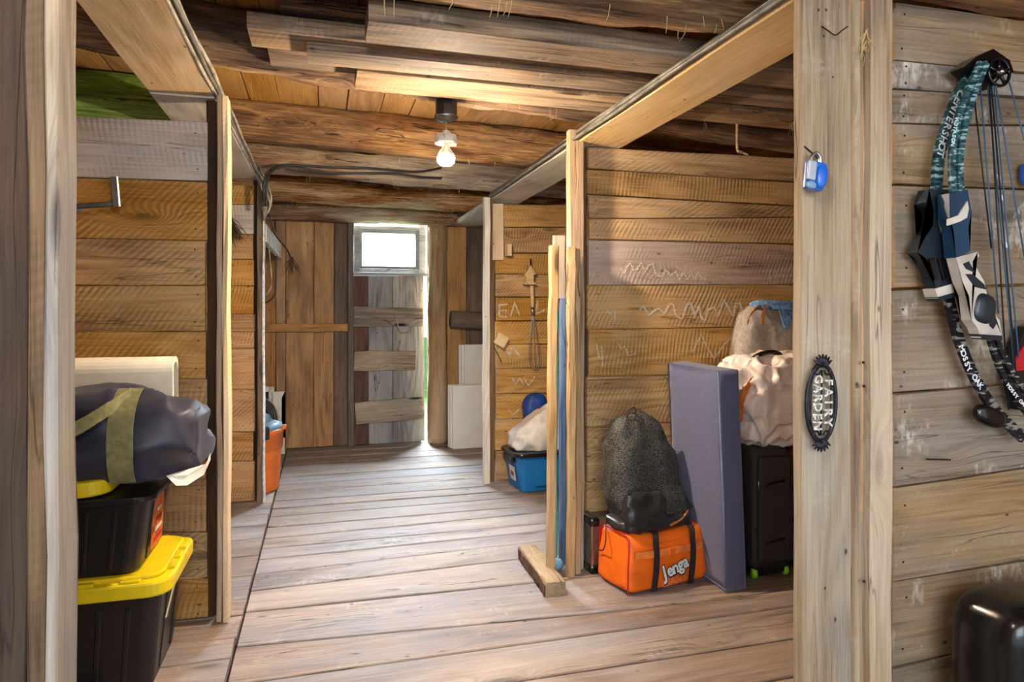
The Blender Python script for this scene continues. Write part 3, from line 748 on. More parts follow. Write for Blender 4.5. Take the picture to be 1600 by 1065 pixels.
# stall posts
post('post at the corridor corner of the partition behind the duffel', XofU(338.5, 2.91), XofU(347, 2.91), 2.91, 3.0, ZL-.005, 'post_warm')
post('pale strip added for the window-lit corridor side of the post behind the duffel', XofU(347, 2.90)+.001, XofU(357, 2.90), 2.90, 2.99, ZL-.01, 'header')  # window light on the post's corridor face, made as a paler strip
post('dark upright standing in for shade, set back between boards and post behind the duffel', XofU(322.5, 2.985), XofU(338.5, 2.985)-.001, 2.985, 3.03, ZL-.01, 'post_dark')  # dark colour stands in for the shade in this recess
post('thin brown post of the partition beside the orange bucket', XofU(402.5, 4.68), XofU(410.5, 4.68), 4.64, 4.72, ZL-.01, 'post_brown')
post('white edged strip on the post beside the orange bucket', XofU(410.5, 4.66)+.001, XofU(413.5, 4.66), 4.63, 4.72, ZL-.01, 'white_paint')
post('dark upright standing in for shade, set back in the partition beside the orange bucket', XofU(396, 4.75), XofU(402.5, 4.75), 4.73, 4.76, ZL-.01, 'post_dark')  # recess shade put into the dark wood colour
post('pale golden post that the loose sticks lean against', XofU(889, 3.04), XofU(912, 3.04), 3.03, 3.075, EYE+.87, 'post_warm')
post('dark upright standing in for shade, set back behind the pale golden post', XofU(911, 3.1), XofU(921, 3.1), 3.128, 3.16, ZR-.005, 'post_dark')  # dark wood fills the gap in place of its shade
post('post with window-lit face at the corner of the whisk partition', XofU(756, 4.72), XofU(765, 4.72), 4.70, 4.76, ZR-.002, 'header_lit')
post('brown post behind the white faced one at the whisk partition', XofU(764, 4.77)+.002, XofU(773, 4.77), 4.765, 4.815, ZR-.002, 'post_brown')
o = strip4('cleat', PY(770, 318, YR2-.03), PY(770, 406, YR2-.03), PY(787, 406, YR2-.03), PY(787, 318, YR2-.03), (0, -1, 0), .022, M['header'], None, 3); tag(o, 'short pale board nailed upright at the top of the whisk partition', 'board')

# ------------------------------------------------------------------ cables on the headers
def bundle(label, base, n, mat, r=.006, spread=.014, name='cable_bundle'):
    t = thing(name, label, 'cable', Vector(base[0]))
    for q in range(n):
        pts = []
        for i, p in enumerate(base):
            p = Vector(p); pts.append(p+Vector((random.uniform(-.4, .4)*spread+(q-(n-1)/2)*spread*.45, 0, random.uniform(-.3, .3)*spread*.5+q*spread*.6)))
        tube('cable', smoothpts(pts, 4), r, M[mat if isinstance(mat, str) else mat[q % len(mat)]], t, 6, mw=Matrix.Identity(4))
bundle('grey cable stapled along the edge of the golden header plank', [(XR-.018, y, ZR+.006) for y in [-.6, .0, .6, 1.1, 1.6, 2.1, 2.6, 3.05, 3.5, 4.0, 4.4, 4.8]], 4, ['wire_mid', 'wire_mid', 'wire_dark', 'wire_mid'], .0085, .02)
bundle('twisted tan cable running along the wide header plank over the duffel', [(XL+.008, y, ZL+.006) for y in [-.6, 0, .6, 1.1, 1.5, 1.9, 2.3, 2.7, 3.0, 3.4, 3.8, 4.2, 4.55, 4.72]], 3, ['wire', 'wire_mid', 'wire'], .008, .018)
# cables drooping at the end of the header and along the log
P_ = lambda u, v, Y: PY(u, v, Y)
for q_, (lab, dv) in enumerate((('upper of two black cables strung along the ceiling log to the corner', 0), ('lower of two black cables strung along the ceiling log to the corner', 8))):
    o = tube('cable', smoothpts([P_(413+dv*.4, 322, 4.45), P_(412+dv*.5, 290+dv*.3, 4.45), P_(420+dv*.4, 267+dv*.3, 4.42), P_(445, 258+dv*.2, 4.40), P_(480, 259+dv*.7, 4.41), P_(520, 261+dv*1.1, 4.42), P_(570, 262+dv, 4.44), P_(620, 266+dv*.6, 4.47), P_(655, 268+dv, 4.49), P_(690, 262+dv*2, 4.52)], 5), .0075, M['wire_dark']); tag(o, lab, 'cable')
bundle('loose grey cable hanging at the end of the header plank', [P_(400, 272, 4.6), P_(410, 290, 4.56), P_(418, 312, 4.55), P_(420, 330, 4.55), P_(416, 345, 4.6)], 4, 'wire', .006, .03)
o = tube('cable', smoothpts([P_(420, 335, 4.6), P_(430, 365, 5.0), P_(445, 385, 5.2), P_(453, 400, 5.2), P_(457, 425, 5.2)]), .006, M['wire_dark']); tag(o, 'black cable hanging in front of the end wall boards', 'cable')
o = tube('cable', smoothpts([P_(431, 400, 5.1), P_(431, 440, 5.1), P_(428, 462, 5.1), P_(415, 474, 5.1)]), .007, M['wire_dark']); tag(o, 'black cable looping back below the white board', 'cable')
o = tube('cable', smoothpts([P_(420, 385, 5.1), P_(424, 430, 5.1), P_(423, 450, 5.1), P_(414, 461, 5.1)]), .005, M['wire']); tag(o, 'tan cable looping back below the white board', 'cable')

# straw wisps hanging from the logs
js = ([], [])
for k in range(110):
    yy = random.choice([1.84, 2.75, 3.85, 4.62, 5.66]); xx = random.uniform(-.3, 2.4)
    p0 = Vector((xx, yy+random.uniform(-.06, .06), EYE+.872)); L = random.uniform(.015, .06); dx, dy = random.uniform(-.4, .4), random.uniform(-.3, .3)
    tube('', [p0+Vector((0, 0, .01)), p0+Vector((dx*L*.4, dy*L, -L*.5)), p0+Vector((dx*L*1.3, dy*L, -L))], [.0012, .001, .0006], None, None, 3, join=js)
o = mesh_obj('straw_wisps', js[0], js[1], M['straw']); tag(o, 'straw wisps hanging from the underside of the ceiling logs', 'straw', kind='stuff')
def hay(label, c, n, L, mat, ax=(0, 0, -1)):
    js = ([], [])
    for k in range(n):
        d = (Vector(ax)+Vector((random.uniform(-.55, .55), random.uniform(-.4, .4), random.uniform(-.3, .3)))).normalized()*L*random.uniform(.5, 1.1)
        b = Vector(c)+Vector((random.uniform(-.012, .012), random.uniform(-.01, .01), random.uniform(-.02, .02)))
        tube('', [b, b+d*.5+Vector((random.uniform(-.02, .02), 0, 0)), b+d], [.0022, .0018, .0008], None, None, 3, join=js)
    o = mesh_obj('hay_tuft', js[0], js[1], M[mat]); return tag(o, label, 'hay', kind='stuff')
hay('dark hay tuft hanging on the partition left of the bucket post', PY(361, 345, 4.66), 60, .16, 'straw_dark', (.25, 0, -1))
hay('dark hay tuft dangling in front of the end wall below the black cable', PY(456, 405, 5.2), 40, .13, 'straw_dark')
hay('matted hay stuffed into the top of the joint by the pale square post', PY(1357, 55, YP+.01), 70, .07, 'straw')
hay('pale hay dangling from the ceiling logs near the padlock post', PY(1238, 178, 2.6), 14, .09, 'straw')
o = tube('splinter', smoothpts([PY(1152, 190, 2.9), PY(1152, 232, 2.9), PY(1160, 238, 2.88), PY(1170, 243, 2.86)]), [.008]*12+[.006]*6+[.003], M['stick']); tag(o, 'broken wood splinter hanging above the chalk marked partition', 'splinter')

# ------------------------------------------------------------------ chalk marks
def chalk_line(uv, Y, par, wpx=2.2, name='chalk_mark', mat='chalk'):
    P3 = [PY(u, v, Y-.0065) for u, v in uv]
    P3 = [p for p in P3]
    k = Y/1050*wpx*1.0
    out = []
    for a, b in zip(P3, P3[1:]):
        m = (b-a); n = max(1, int(m.length/.02))
        for i in range(n): out.append(a+m*i/n+Vector((random.uniform(-.001, .001), 0, random.uniform(-.001, .001))))
    out.append(P3[-1])
    vs, fs = [], []
    for i, p in enumerate(out):
        t = (out[min(i+1, len(out)-1)]-out[max(0, i-1)]).normalized(); s = Vector((-t.z, 0, t.x))*k*random.uniform(.35, .65)
        vs += [p-s, p+s, p+s+Vector((0, .0008, 0)), p-s+Vector((0, .0008, 0))]
        if i:
            a = i*4; b = a-4
            fs += [(b, b+1, a+1, a), (b+3, a+3, a+2, b+2)]
    return mesh_obj(name, vs, fs, M[mat], par)
chalk_line([(970, 419), (976, 427), (980, 416), (985, 410), (990, 422), (996, 420), (1002, 410), (1008, 424), (1014, 414), (1021, 412), (1024, 426), (1034, 433), (1040, 421), (1048, 430), (1056, 424), (1062, 437), (1068, 424), (1074, 436), (1080, 428), (1086, 437), (1091, 425), (1096, 434), (1104, 436)], YR1, pR1, 3.4)
chalk_line([(1000, 484), (1006, 478), (1014, 492), (1022, 486), (1030, 482), (1038, 490), (1047, 474), (1052, 476), (1056, 492), (1066, 498), (1073, 476), (1080, 474), (1086, 494), (1092, 476), (1096, 496), (1101, 502), (1106, 484), (1116, 480), (1122, 494), (1131, 468), (1138, 480), (1146, 494), (1150, 474), (1156, 474), (1162, 488)], YR1, pR1, 3.6)
chalk_line([(1203, 422), (1204, 440)], YR1, pR1, 2); chalk_line([(1210, 422), (1216, 428), (1211, 432), (1216, 438), (1209, 440)], YR1, pR1, 2)
chalk_line([(966, 534), (970, 545), (976, 540), (982, 556), (994, 552)], YR1, pR1, 2); chalk_line([(1082, 550), (1096, 522), (1104, 540), (1116, 560), (1130, 540), (1146, 524)], YR1, pR1, 2)
chalk_line([(940, 540), (942, 572)], YR1, pR1, 2); chalk_line([(932, 536), (936, 560)], YR1, pR1, 2); chalk_line([(945, 480), (955, 492), (962, 482), (960, 500)], YR1, pR1, 2)
for a in ([(780, 476), (780, 494), (792, 495)], [(780, 476), (793, 475)], [(780, 485), (792, 485)], [(798, 494), (804, 472), (812, 492)], [(840, 470), (838, 490), (852, 484)], [(790, 540), (796, 556), (800, 540), (812, 556)], [(800, 590), (806, 600), (812, 590), (818, 600)], [(795, 640), (802, 648), (812, 638)], [(818, 590), (826, 602), (836, 588)]):
    chalk_line(a, YR2, pR2, 2.2)
# ------------------------------------------------------------------ lamp
lx = PY(697, 213, 2.78)
lam = thing('pendant_lamp', 'bare lit bulb hanging from a black ceiling box in the corridor', 'lamp', (lx.x, 2.78, EYE+.66))
box = bmesh.new(); bmesh.ops.create_cone(box, cap_ends=True, segments=8, radius1=.046, radius2=.046, depth=.065)
bm_obj('ceiling_box', box, M['black_plastic'], lam, local=T(0, 0, .185) @ RZ(PI/8))
lathe('trim_ring', [(.028, .130), (.044, .140), (.051, .150), (.047, .153)], M['steel'], lam)
tube('cord', [(0, 0, .14), (.001, .001, .11), (0, 0, .085)], .0035, M['wire'], lam)
lathe('socket', [(.008, .094), (.018, .090), (.018, .078), (.046, .072), (.048, .040), (.045, .036), (.030, .040)], M['frost'], lam)
lathe('bulb_collar', [(.012, .040), (.016, .02), (.030, .0), (.036, -.020), (.0, -.020)], M['frost'], lam)
lathe('bulb', [(.0, -.0195), (.0365, -.0205), (.034, -.040), (.022, -.052), (.0, -.057)], M['bulb'], lam)
tube('pull_chain', [(-.018, -.02, .09), (-.02, -.026, .07), (-.018, -.05, .062), (-.012, -.05, .05)], .0015, M['steel'], lam)
lam2 = thing('pendant_lamp', 'lit bulb under the ceiling above the near doorway, out of the picture', 'lamp', (-.05, .45, EYE+.80))
lathe('socket', [(.008, .094), (.018, .090), (.018, .078), (.046, .072), (.048, .040), (.045, .036), (.030, .040)], M['frost'], lam2)
bb = bpy.data.objects.new('bulb_light', bpy.data.lights.new('bulb_light', 'POINT')); COL.objects.link(bb); bb.data.energy = BULB2; bb.data.color = (1, .90, .78); bb.data.shadow_soft_size = .03
bb.location = (-.05, .45, EYE+.78)

# ------------------------------------------------------------------ storage bins with the duffel
def rib_body(sx, sy, sz, r, taper):
    bm = vbox_bm(sx, sy, sz, r, .012, 6, 1)
    for s in (-1, 1):
        n = int(sx/.095)
        for i in range(n):
            x = -sx/2+r+(sx-2*r)*(i+.5)/n
            rbox_bm(.016, .008, sz*.78, .003, 1, bm, (x, s*(sy/2), sz*.08))
        for yy in (-.09, .09): rbox_bm(.008, .016, sz*.78, .003, 1, bm, (s*(sx/2), yy, sz*.08))
    for v in bm.verts:
        k = taper+(1-taper)*v.co.z/sz; v.co.x *= k; v.co.y *= k
    return bm
BW, BD, BH = .74, .44, .335
bx, by = -.508-BW/2+.012, 2.635
def lid_bm(sx, sy):
    bm = vbox_bm(sx, sy, .05, .07, .008, 6)
    vbox_bm(sx-.06, sy-.06, .016, .06, .005, 6, 1, bm, (0, 0, .049))
    for i in range(5):
        x = -sx/2+.12+i*(sx-.24)/4
        for s in (-1, 1): rbox_bm(.06, .022, .012, .003, 1, bm, (x, s*(sy/2-.02), .048))
    for y in (-.1, 0, .1):
        for s in (-1, 1): rbox_bm(.024, .05, .014, .003, 1, bm, (s*(sx/2-.02), y, .048))
    return bm
b1 = thing('storage_bin', 'bottom black tote bin with bright yellow lid standing on the floor', 'storage bin', (bx, by, 0))
bm_obj('body', rib_body(BW-.03, BD-.03, BH, .05, .90), M['black_plastic'], b1)
bm_obj('lid', lid_bm(BW+.035, BD+.03), M['yellow_plastic'], b1, local=T(0, 0, BH-.012))
ribbon('tape_strip', [(BW/2-.022, -.10, .20), (BW/2-.017, -.02, .26), (BW/2-.012, .04, .30)], (0, 1, -.35), .02, .002, M['tape'], b1, mw=WM[b1])
b2 = thing('storage_bin', 'upper black tote bin under the navy duffel, its yellow lid askew', 'storage bin', (bx-.03, by-.01, BH+.052))
bm_obj('body', rib_body(BW-.05, BD-.05, .25, .05, .90), M['black_plastic'], b2)
rim = bmesh.new(); vbox_bm(BW-.005, BD-.02, .022, .06, .006, 6, 1, rim, (0, 0, .238)); bm_obj('rim', rim, M['black_plastic'], b2)
bm_obj('lid', lid_bm(BW-.10, BD-.03), M['yellow_plastic'], b2, local=T(-.09, -.0, .257) @ RY(-.035))
o = bmesh.new(); rbox_bm(.004, .16, .17, .001, 1, o); plab = bm_obj('product_label', o, M['label_orange'], b2, local=T(BW/2-.042, -.0, .04) @ RY(.055))
for i in range(4): o = bmesh.new(); rbox_bm(.002, .11-.02*i, .012, 0, 1, o); bm_obj('label_stripe', o, M['label_white'] if i % 2 else M['red'], plab, local=T(.004, 0, .025+i*.033))
ribbon('tie_ribbon', smoothpts([(.02, -BD/2+.02, .275), (.05, -BD/2-.0, .29), (.09, -BD/2-.006, .285), (.12, -BD/2+.01, .272)], 3), (.1, .2, 1), .03, .003, M['yellow_cloth'], b2, mw=WM[b2])

ztop = BH+.052+.26+.055
def duf(p):
    x, y, z = p.z, p.y, p.x
    e = max(0, (x-.12)/.28)
    z = z*(1-.16*e*e)-.012*e
    z = max(z, -.128+.008*noise.noise(Vector((x*9, y*9, 0))))
    return Vector((min(x, .398)+.012*math.sin(y*14)*(1 if x > .38 else 0), y*(1-.10*e*e), z))
df = thing('duffel_bag', 'navy satin duffel bag with olive straps lying on the stacked bins', 'bag', (-.80, 2.62, ztop+.112))
blob('body', .160, .20, .41, M['navy'], df, None, .50, .85, .042, 4.6, 3, duf, 110, 110, ridge=.55)
def dsec(a): return (.200*sgnp(math.cos(a), .85), .166*sgnp(math.sin(a), .85))
for xc in (.175, -.17):
    pts = []
    for i in range(19):
        a = PI*.60+PI*.62*i/18; y, z = dsec(a)
        k2 = 1+.016/.19; pts.append((xc, y*k2-.004, max(z*k2, -.15)))
    ribbon('strap', pts, (1, 0, 0), .075, .004, M['olive'], df, mw=WM[df])
hp = smoothpts([(.185, -.135, .158), (.13, -.205, .115), (.04, -.242, .06), (-.06, -.25, .05), (-.15, -.2, .11), (-.17, -.16, .145)], 5)
ribbon('handle', hp, (0, .35, 1), .05, .005, M['olive'], df, mw=WM[df])
flat_shape('side_trim', [(.30, -.165, -.11), (.36, -.14, -.118), (.405, -.06, -.10), (.41, .0, -.075), (.41, .0, -.10), (.40, -.07, -.135), (.36, -.15, -.150), (.33, -.165, -.145)], (0, -.006, 0), M['label_white'], df, WM[df])
# cream foam mat
fz = ztop-.02
fm = thing('foam_mat', 'cream folded foam mat standing behind the navy duffel against the partition', 'mat', (-.955, 2.885, fz))
prof = []
for i in range(13):
    a = PI*i/12; prof.append((.055*math.cos(a), .335+.055*math.sin(a)))
prof += [(-.055, .0), (-.035, .0)]+[(.035*math.cos(PI-PI*i/12), .335+.035*math.sin(PI-PI*i/12)) for i in range(13)]+[(.035, 0), (.055, 0)]
pts = [Vector((-.43, y, z)) for y, z in prof]
flat_shape('mat_sheet', pts, (.83, 0, 0), M['foam'], fm, WM[fm])
# bracket on the partition
br = thing('wall_bracket', 'bent metal bracket on the partition above the duffel', 'bracket', PY(180, 320, 2.9))
q = WM[br].inverted()
beam('arm', PY(108, 323, 2.87), PY(187, 318, 2.87), (0, 0, .010), (0, .006, 0), M['steel'], br, 2, 0)
beam('upright', PY(182, 322, 2.865), PY(178, 276, 2.865), (.014, 0, 0), (0, .005, 0), M['chrome'], br, 2, 0)
beam('upright', PY(125, 325, 2.90), PY(125, 322, 2.955), (.014, 0, 0), (0, 0, .012), M['steel'], br, 2, 0)

# ------------------------------------------------------------------ far side: bucket vacuum
bk = thing('bucket_vacuum', 'orange bucket vacuum with blue-grey head beside the partition post', 'vacuum', (-.455, 5.00, 0))
lathe('bucket', [(.150, .004), (.156, .01), (.158, .05), (.172, .28), (.172, .285), (.180, .29), (.184, .40), (.19, .405), (.19, .425), (.183, .43)], M['orange_bucket'], bk)
lathe('head', [(.183, .428), (.178, .45), (.15, .475), (.09, .50), (.06, .53), (.0, .54)], M['bluegrey'], bk)
lathe('knob', [(.0, .0), (.045, .0), (.05, .03), (.03, .06), (.0, .062)], M['bluegrey'], bk, local=T(.05, -.06, .48) @ RY(.5))
o = bmesh.new(); rbox_bm(.07, .04, .09, .01, 2, o); bm_obj('latch', o, M['black_plastic'], bk, local=T(.07, -.175, .375))
o = bmesh.new(); rbox_bm(.03, .05, .03, .006, 2, o); bm_obj('spout', o, M['orange_bucket'], bk, local=T(.19, -.02, .42))
for i in range(7):
    R_ = .10+.008*i
    pts = [(-.02+R_*math.cos(a)*1.15, .03-.012*i, .50+R_*1.1*math.sin(a)) for a in [PI*k/14-.1 for k in range(16)]]
    tube('cord_loop', pts, .006, M['wire_dark'] if i % 2 else M['wire_mid'], bk, mw=WM[bk] @ T(0, 0, .0))
fw = thing('framed_panel', 'white framed panel with dark centre behind the orange bucket', 'frame', PY(428, 640, 6.1))
Yf = 6.14
def rect(name, a, b, c, d, Y, th, mat, par):
    p, q = PY(a, b, Y), PY(c, d, Y); return strip4(name, p, Vector((q.x, Y, p.z)), q, Vector((p.x, Y, q.z)), (0, -1, 0), th, M[mat], par, 2, 0)
rect('dark_panel', 395, 613, 421, 712, Yf+.004, .02, 'black_plastic', fw)
rect('frame_side', 420, 604, 428, 712, Yf, .03, 'white_paint', fw); rect('frame_top', 395, 604, 420, 612, Yf, .03, 'white_paint', fw)
z_ = [PY(427, 613, Yf-.05)]
pts = [PY(426, 612, 6.1), PY(445, 611, 6.1)]
for i in range(6): pts += [PY(440, 622+i*12, 6.1), PY(445, 624+i*12, 6.1)]
pts += [PY(445, 709, 6.1), PY(426, 709, 6.1)]
for p in pts: p.z = max(p.z, .003)
o = flat_shape('notched_panel', pts, (0, .03, 0), M['white_board']); tag(o, 'white panel with saw-toothed edge leaning behind the orange bucket', 'panel')
# white panels
WP = 'white panels leaning by the end wall'
def wpanel(label, a, b, c, d, Y, lean=.0):
    p, q = PY(a, b, Y), PY(c, d, Y); w_ = q.x-p.x; h_ = p.z-q.z
    bm = rbox_bm(w_, .018, h_, .002, 1)
    o = bm_obj('white_panel', bm, M['white_board'], None, T((p.x+q.x)/2, Y, max(q.z, .002)) @ RX(-lean)); return tag(o, label, 'panel', WP)
wpanel('front white panel of the low leaning stack', 707, 604, 790, 698, 5.98, .02)
wpanel('middle white panel of the low leaning stack', 703, 603, 780, 696, 6.03, .02)
wpanel('rear white panel of the low leaning stack', 700, 602, 775, 695, 6.08, .02)
wpanel('front white panel of the tall stack, taller than the low ones', 726, 543, 800, 694.5, 6.16, .01)
wpanel('second white panel of the tall stack', 721, 544, 795, 694, 6.20, .01)
wpanel('rear white panel of the tall stack against the end wall', 717, 544, 790, 693, 6.24, .01)

# ------------------------------------------------------------------ blue tub
tb = thing('storage_tub', 'blue plastic tub with black rim in front of the whisk partition', 'storage tub', (1.545, 4.575, 0), .08)
bm = vbox_bm(.56, .33, .25, .05, .01, 6, .88)
rbox_bm(.22, .008, .15, .003, 1, bm, (-.04, -.158, .04)); rbox_bm(.54, .01, .03, .003, 1, bm, (0, -.155, .215))
bm_obj('body', bm, M['blue_plastic'], tb)
bm = vbox_bm(.60, .37, .028, .06, .006, 6); bm_obj('rim', bm, M['black_plastic'], tb, local=T(0, 0, .245))
for s in (-1, 1): o = bmesh.new(); rbox_bm(.03, .16, .05, .008, 2, o); bm_obj('handle', o, M['black_plastic'], tb, local=T(s*.285, 0, .195))
o = bmesh.new(); rbox_bm(.003, .10, .10, 0, 1, o); bm_obj('paper_label', o, M['label_white'], tb, local=T(-.268, -.03, .07) @ RY(-.13))
o = bmesh.new(); rbox_bm(.003, .06, .03, 0, 1, o); bm_obj('label_mark', o, M['red'], tb, local=T(-.272, -.03, .10) @ RY(-.13))
def clf(p):
    t = (p.z+.14)/.36
    return Vector((p.x*(1-.25*t)+.07*max(t, 0)**1.1, p.y*(1-.3*t), p.z))
ck = blob('cloth_bundle', .25, .15, .19, M['whitecloth'], None, None, .9, .7, .03, 9, 5, lambda p: Vector((p.x*(1-.9*max(0, p.z/.19)*.5)+.10*max(0, (p.z+.1)/.3), p.y*(1-.3*max(0, p.z/.19)), p.z if p.z > -.11 else -.11)), 80, 44, ridge=.5, mw=T(1.50, 4.57, .385))
tag(ck, 'off-white crumpled cloth heaped on the blue tub', 'cloth')
bb_ = thing('blue_bag', 'royal blue bag with a small red emblem behind the white cloth', 'bag', (1.50, 4.70, .50))
blob('body', .10, .07, .15, M['bluebag'], bb_, None, .8, .8, .012, 12, 8, None, 48, 30)
blob('emblem', .028, .008, .02, M['red'], bb_, T(.015, -.078, .03), nu=20, nv=12, amp=0)

# whisk, birdhouse block, small blocks -----------------------------------
YK = YR2-.035
wk = thing('whisk', 'large wire whisk with a wooden handle hanging on the partition', 'whisk', PY(831, 480, YK))
I_ = Matrix.Identity(4)
tube('handle', [PY(831, 441, YK), PY(831, 450, YK), PY(832, 470, YK), PY(832, 481, YK)], [.013, .015, .014, .012], M['block'], wk, 10, mw=I_)
tube('ferrule', [PY(832, 480, YK), PY(832.5, 491, YK)], .0125, M['chrome'], wk, 10, mw=I_)
ctr = PY(832.5, 491, YK); bot = PY(836, 577, YK); ax = bot-ctr; Lw = ax.length; ax.normalize(); sx_ = Vector((1, 0, 0))-ax*ax.x; sx_.normalize(); sy_ = ax.cross(sx_)
for k in range(4):
    a = PI*k/4+.1; dv = sx_*math.cos(a)+sy_*math.sin(a); pts = []
    sc_ = .30 if abs(math.sin(a)) > .2 else 1
    for i in range(25):
        t = 2*PI*i/24; s = (1-math.cos(t))/2; side = math.sin(t)
        wdt = .058*math.copysign(abs(side)**.8, side)*(.35+.65*s)
        dd = dv.copy(); dd.y *= .38
        pts.append(ctr+ax*Lw*(s**.8)*(1-.03*k*.5)+dd*wdt)
    tube('wire_loop', pts, .0017, M['chrome'], wk, 5, mw=I_)
tube('hanging_nail', [PY(829, 404, YK), PY(829, 424, YK)], .005, M['iron'], wk, 6, mw=I_)
hs = thing('birdhouse_block', 'tiny wooden birdhouse block above the whisk handle', 'ornament', PY(829, 440, YK-.005))
pts = [PY(822, 441, YK-.055), PY(822, 428, YK-.055), PY(828.5, 417, YK-.055), PY(834, 428, YK-.055), PY(834, 441, YK-.055)]
flat_shape('house_body', pts, (0, .05, 0), M['block'], hs, I_)
strip4('roof_board', PY(828, 415.5, YK-.065), PY(836, 429, YK-.065), PY(836, 429, YK-.005), PY(828, 415.5, YK-.005), (1, 0, 1), .006, M['block'], hs, 2, 0)
strip4('roof_board', PY(829, 415.5, YK-.065), PY(820.5, 430, YK-.065), PY(820.5, 430, YK-.005), PY(829, 415.5, YK-.005), (-1, 0, 1), .006, M['block'], hs, 2, 0)
o = strip4('roof_board', PY(820, 441, YK-.062), PY(837, 441, YK-.062), PY(837, 444, YK-.062), PY(820, 444, YK-.062), (0, -1, 0), .06, M['block'], hs, 2, 0); o.name = 'base_board'
c0 = PY(783, 531.5, YR2-.05)
o = bmesh.new(); bmesh.ops.create_cube(o, size=1, matrix=Matrix.Diagonal((.085, .035, .085, 1))); bmesh.ops.bevel(o, geom=o.edges[:], offset=.002, segments=1, affect='EDGES')
o = bm_obj('square_block', o, M['block'], None, T(c0) @ RY(-.48+1.0)); tag(o, 'tilted square pale wood block nailed to the whisk partition', 'block')
o = bmesh.new(); bmesh.ops.create_cube(o, size=1, matrix=Matrix.Diagonal((.03, .085, .085, 1)))
o = bm_obj('shelf_block', o, M['block'], None, T(PY(794, 391, YR2-.055))); tag(o, 'small pale shelf block sticking out beside the top post', 'block')
o = tube('bent_nail', [PY(771, 541, YR2-.02), PY(777, 551, YR2-.04), PY(784, 566, YR2-.03)], .003, M['nail']); tag(o, 'bent nail under the tilted square block', 'nail')

# leaning sticks -----------------------------------------------------------
def stick(label, uv0, uv1, Y0, Y1, w_, d_, mat, name='wooden_stick', wob=.003):
    a = PY(*uv0, Y0); b = PY(*uv1, Y1); a.z = .004
    o = beam(name, a, b, (w_/2, 0, 0), (0, d_/2, 0), M[mat], None, 14, wob); return tag(o, label, 'stick', None)
stick('slender pale stick leaning foremost before the golden post', (860, 878), (865, 384), 2.96, 3.0, .040, .035, 'stick')
sp = thing('painted_board', 'tall grey and tan board with flaking blue paint on its lower half', 'board', PY(876, 880, 3.12))
beam('blue_half', Vector((PY(880, 880, 3.12).x, 3.12, .004)), PY(881, 466, 3.10), (.022, 0, 0), (0, .012, 0), M['blue_paint'], sp, 12, .002)
beam('bare_half', PY(874.5, 466, 3.10), PY(873, 368, 3.09), (.030, 0, 0), (0, .012, 0), M['stick_grey'], sp, 6, .002)
stick('golden splintered stick leaning against the post at head height', (892, 888), (893, 386), 2.965, 2.985, .036, .035, 'stick', wob=.005)
stick('short rough cream stick top beside the golden splintered one', (903, 888), (901, 388), 2.99, 3.0, .026, .03, 'stick', wob=.005)
stick('thin teal rod standing behind the slender pale stick', (869, 850), (871, 470), 3.16, 3.16, .010, .010, 'teal_plastic')
o = blob('plastic_wrap', .045, .03, .03, M['bluegrey'], None, None, .8, .8, .012, 30, 2, None, 36, 22, mw=T(PY(868, 878, 3.04).x, 3.06, .03)); tag(o, 'pale blue crumpled plastic wrap at the foot of the sticks', 'plastic wrap')
# block on floor
cb = [PZ(812, 853, .065), PZ(836, 848, .065), PZ(880, 904, .065), PZ(857, 912, .065)]
fb = thing('floor_block', 'short beam offcut with bark edge lying on the floor by the sticks', 'offcut', (cb[0]+cb[2])/2-Vector((0, 0, .065)))
n0, n1 = (cb[0]+cb[1])/2, (cb[3]+cb[2])/2
beam('offcut_body', n0-Vector((0, 0, .031)), n1-Vector((0, 0, .031)), ((cb[1]-cb[0]).x/2, (cb[1]-cb[0]).y/2, 0), (0, 0, .030), M['post_grey'], fb, 8, .003)
d_ = (n1-n0).normalized(); sd = Vector((d_.y, -d_.x, 0))
if sd.x > 0: sd = -sd
hw = (cb[1]-cb[0]).length/2
beam('bark_edge', n0-Vector((0, 0, .036))+sd*(hw+.001), n1-Vector((0, 0, .036))+sd*(hw+.001), sd*.004, (0, 0, .024), M['bark'], fb, 16, .004, .001)

# ------------------------------------------------------------------ right stall: luggage
# metal case
cs = thing('tool_case', 'small silver and red hard case with black corners beside the orange bag', 'case', (1.335, 3.025, 0), .02)
o = bmesh.new(); rbox_bm(.23, .12, .26, .006, 1, o); bm_obj('shell', o, M['steel'], cs)
o = bmesh.new(); rbox_bm(.15, .006, .19, .003, 1, o); bm_obj('red_panel', o, M['red'], cs, local=T(.0, -.062, .035))
for sx in (-1, 1):
    for sz in (0, 1):
        o = bmesh.new(); rbox_bm(.05, .135, .045, .012, 2, o); bm_obj('corner_guard', o, M['black_gloss'], cs, local=T(sx*.095, 0, -.0 if sz == 0 else .222))
for s in (-1, 1):
    o = bmesh.new(); rbox_bm(.012, .128, .20, .003, 1, o); bm_obj('edge_rail', o, M['chrome'], cs, local=T(s*.108, 0, .03))
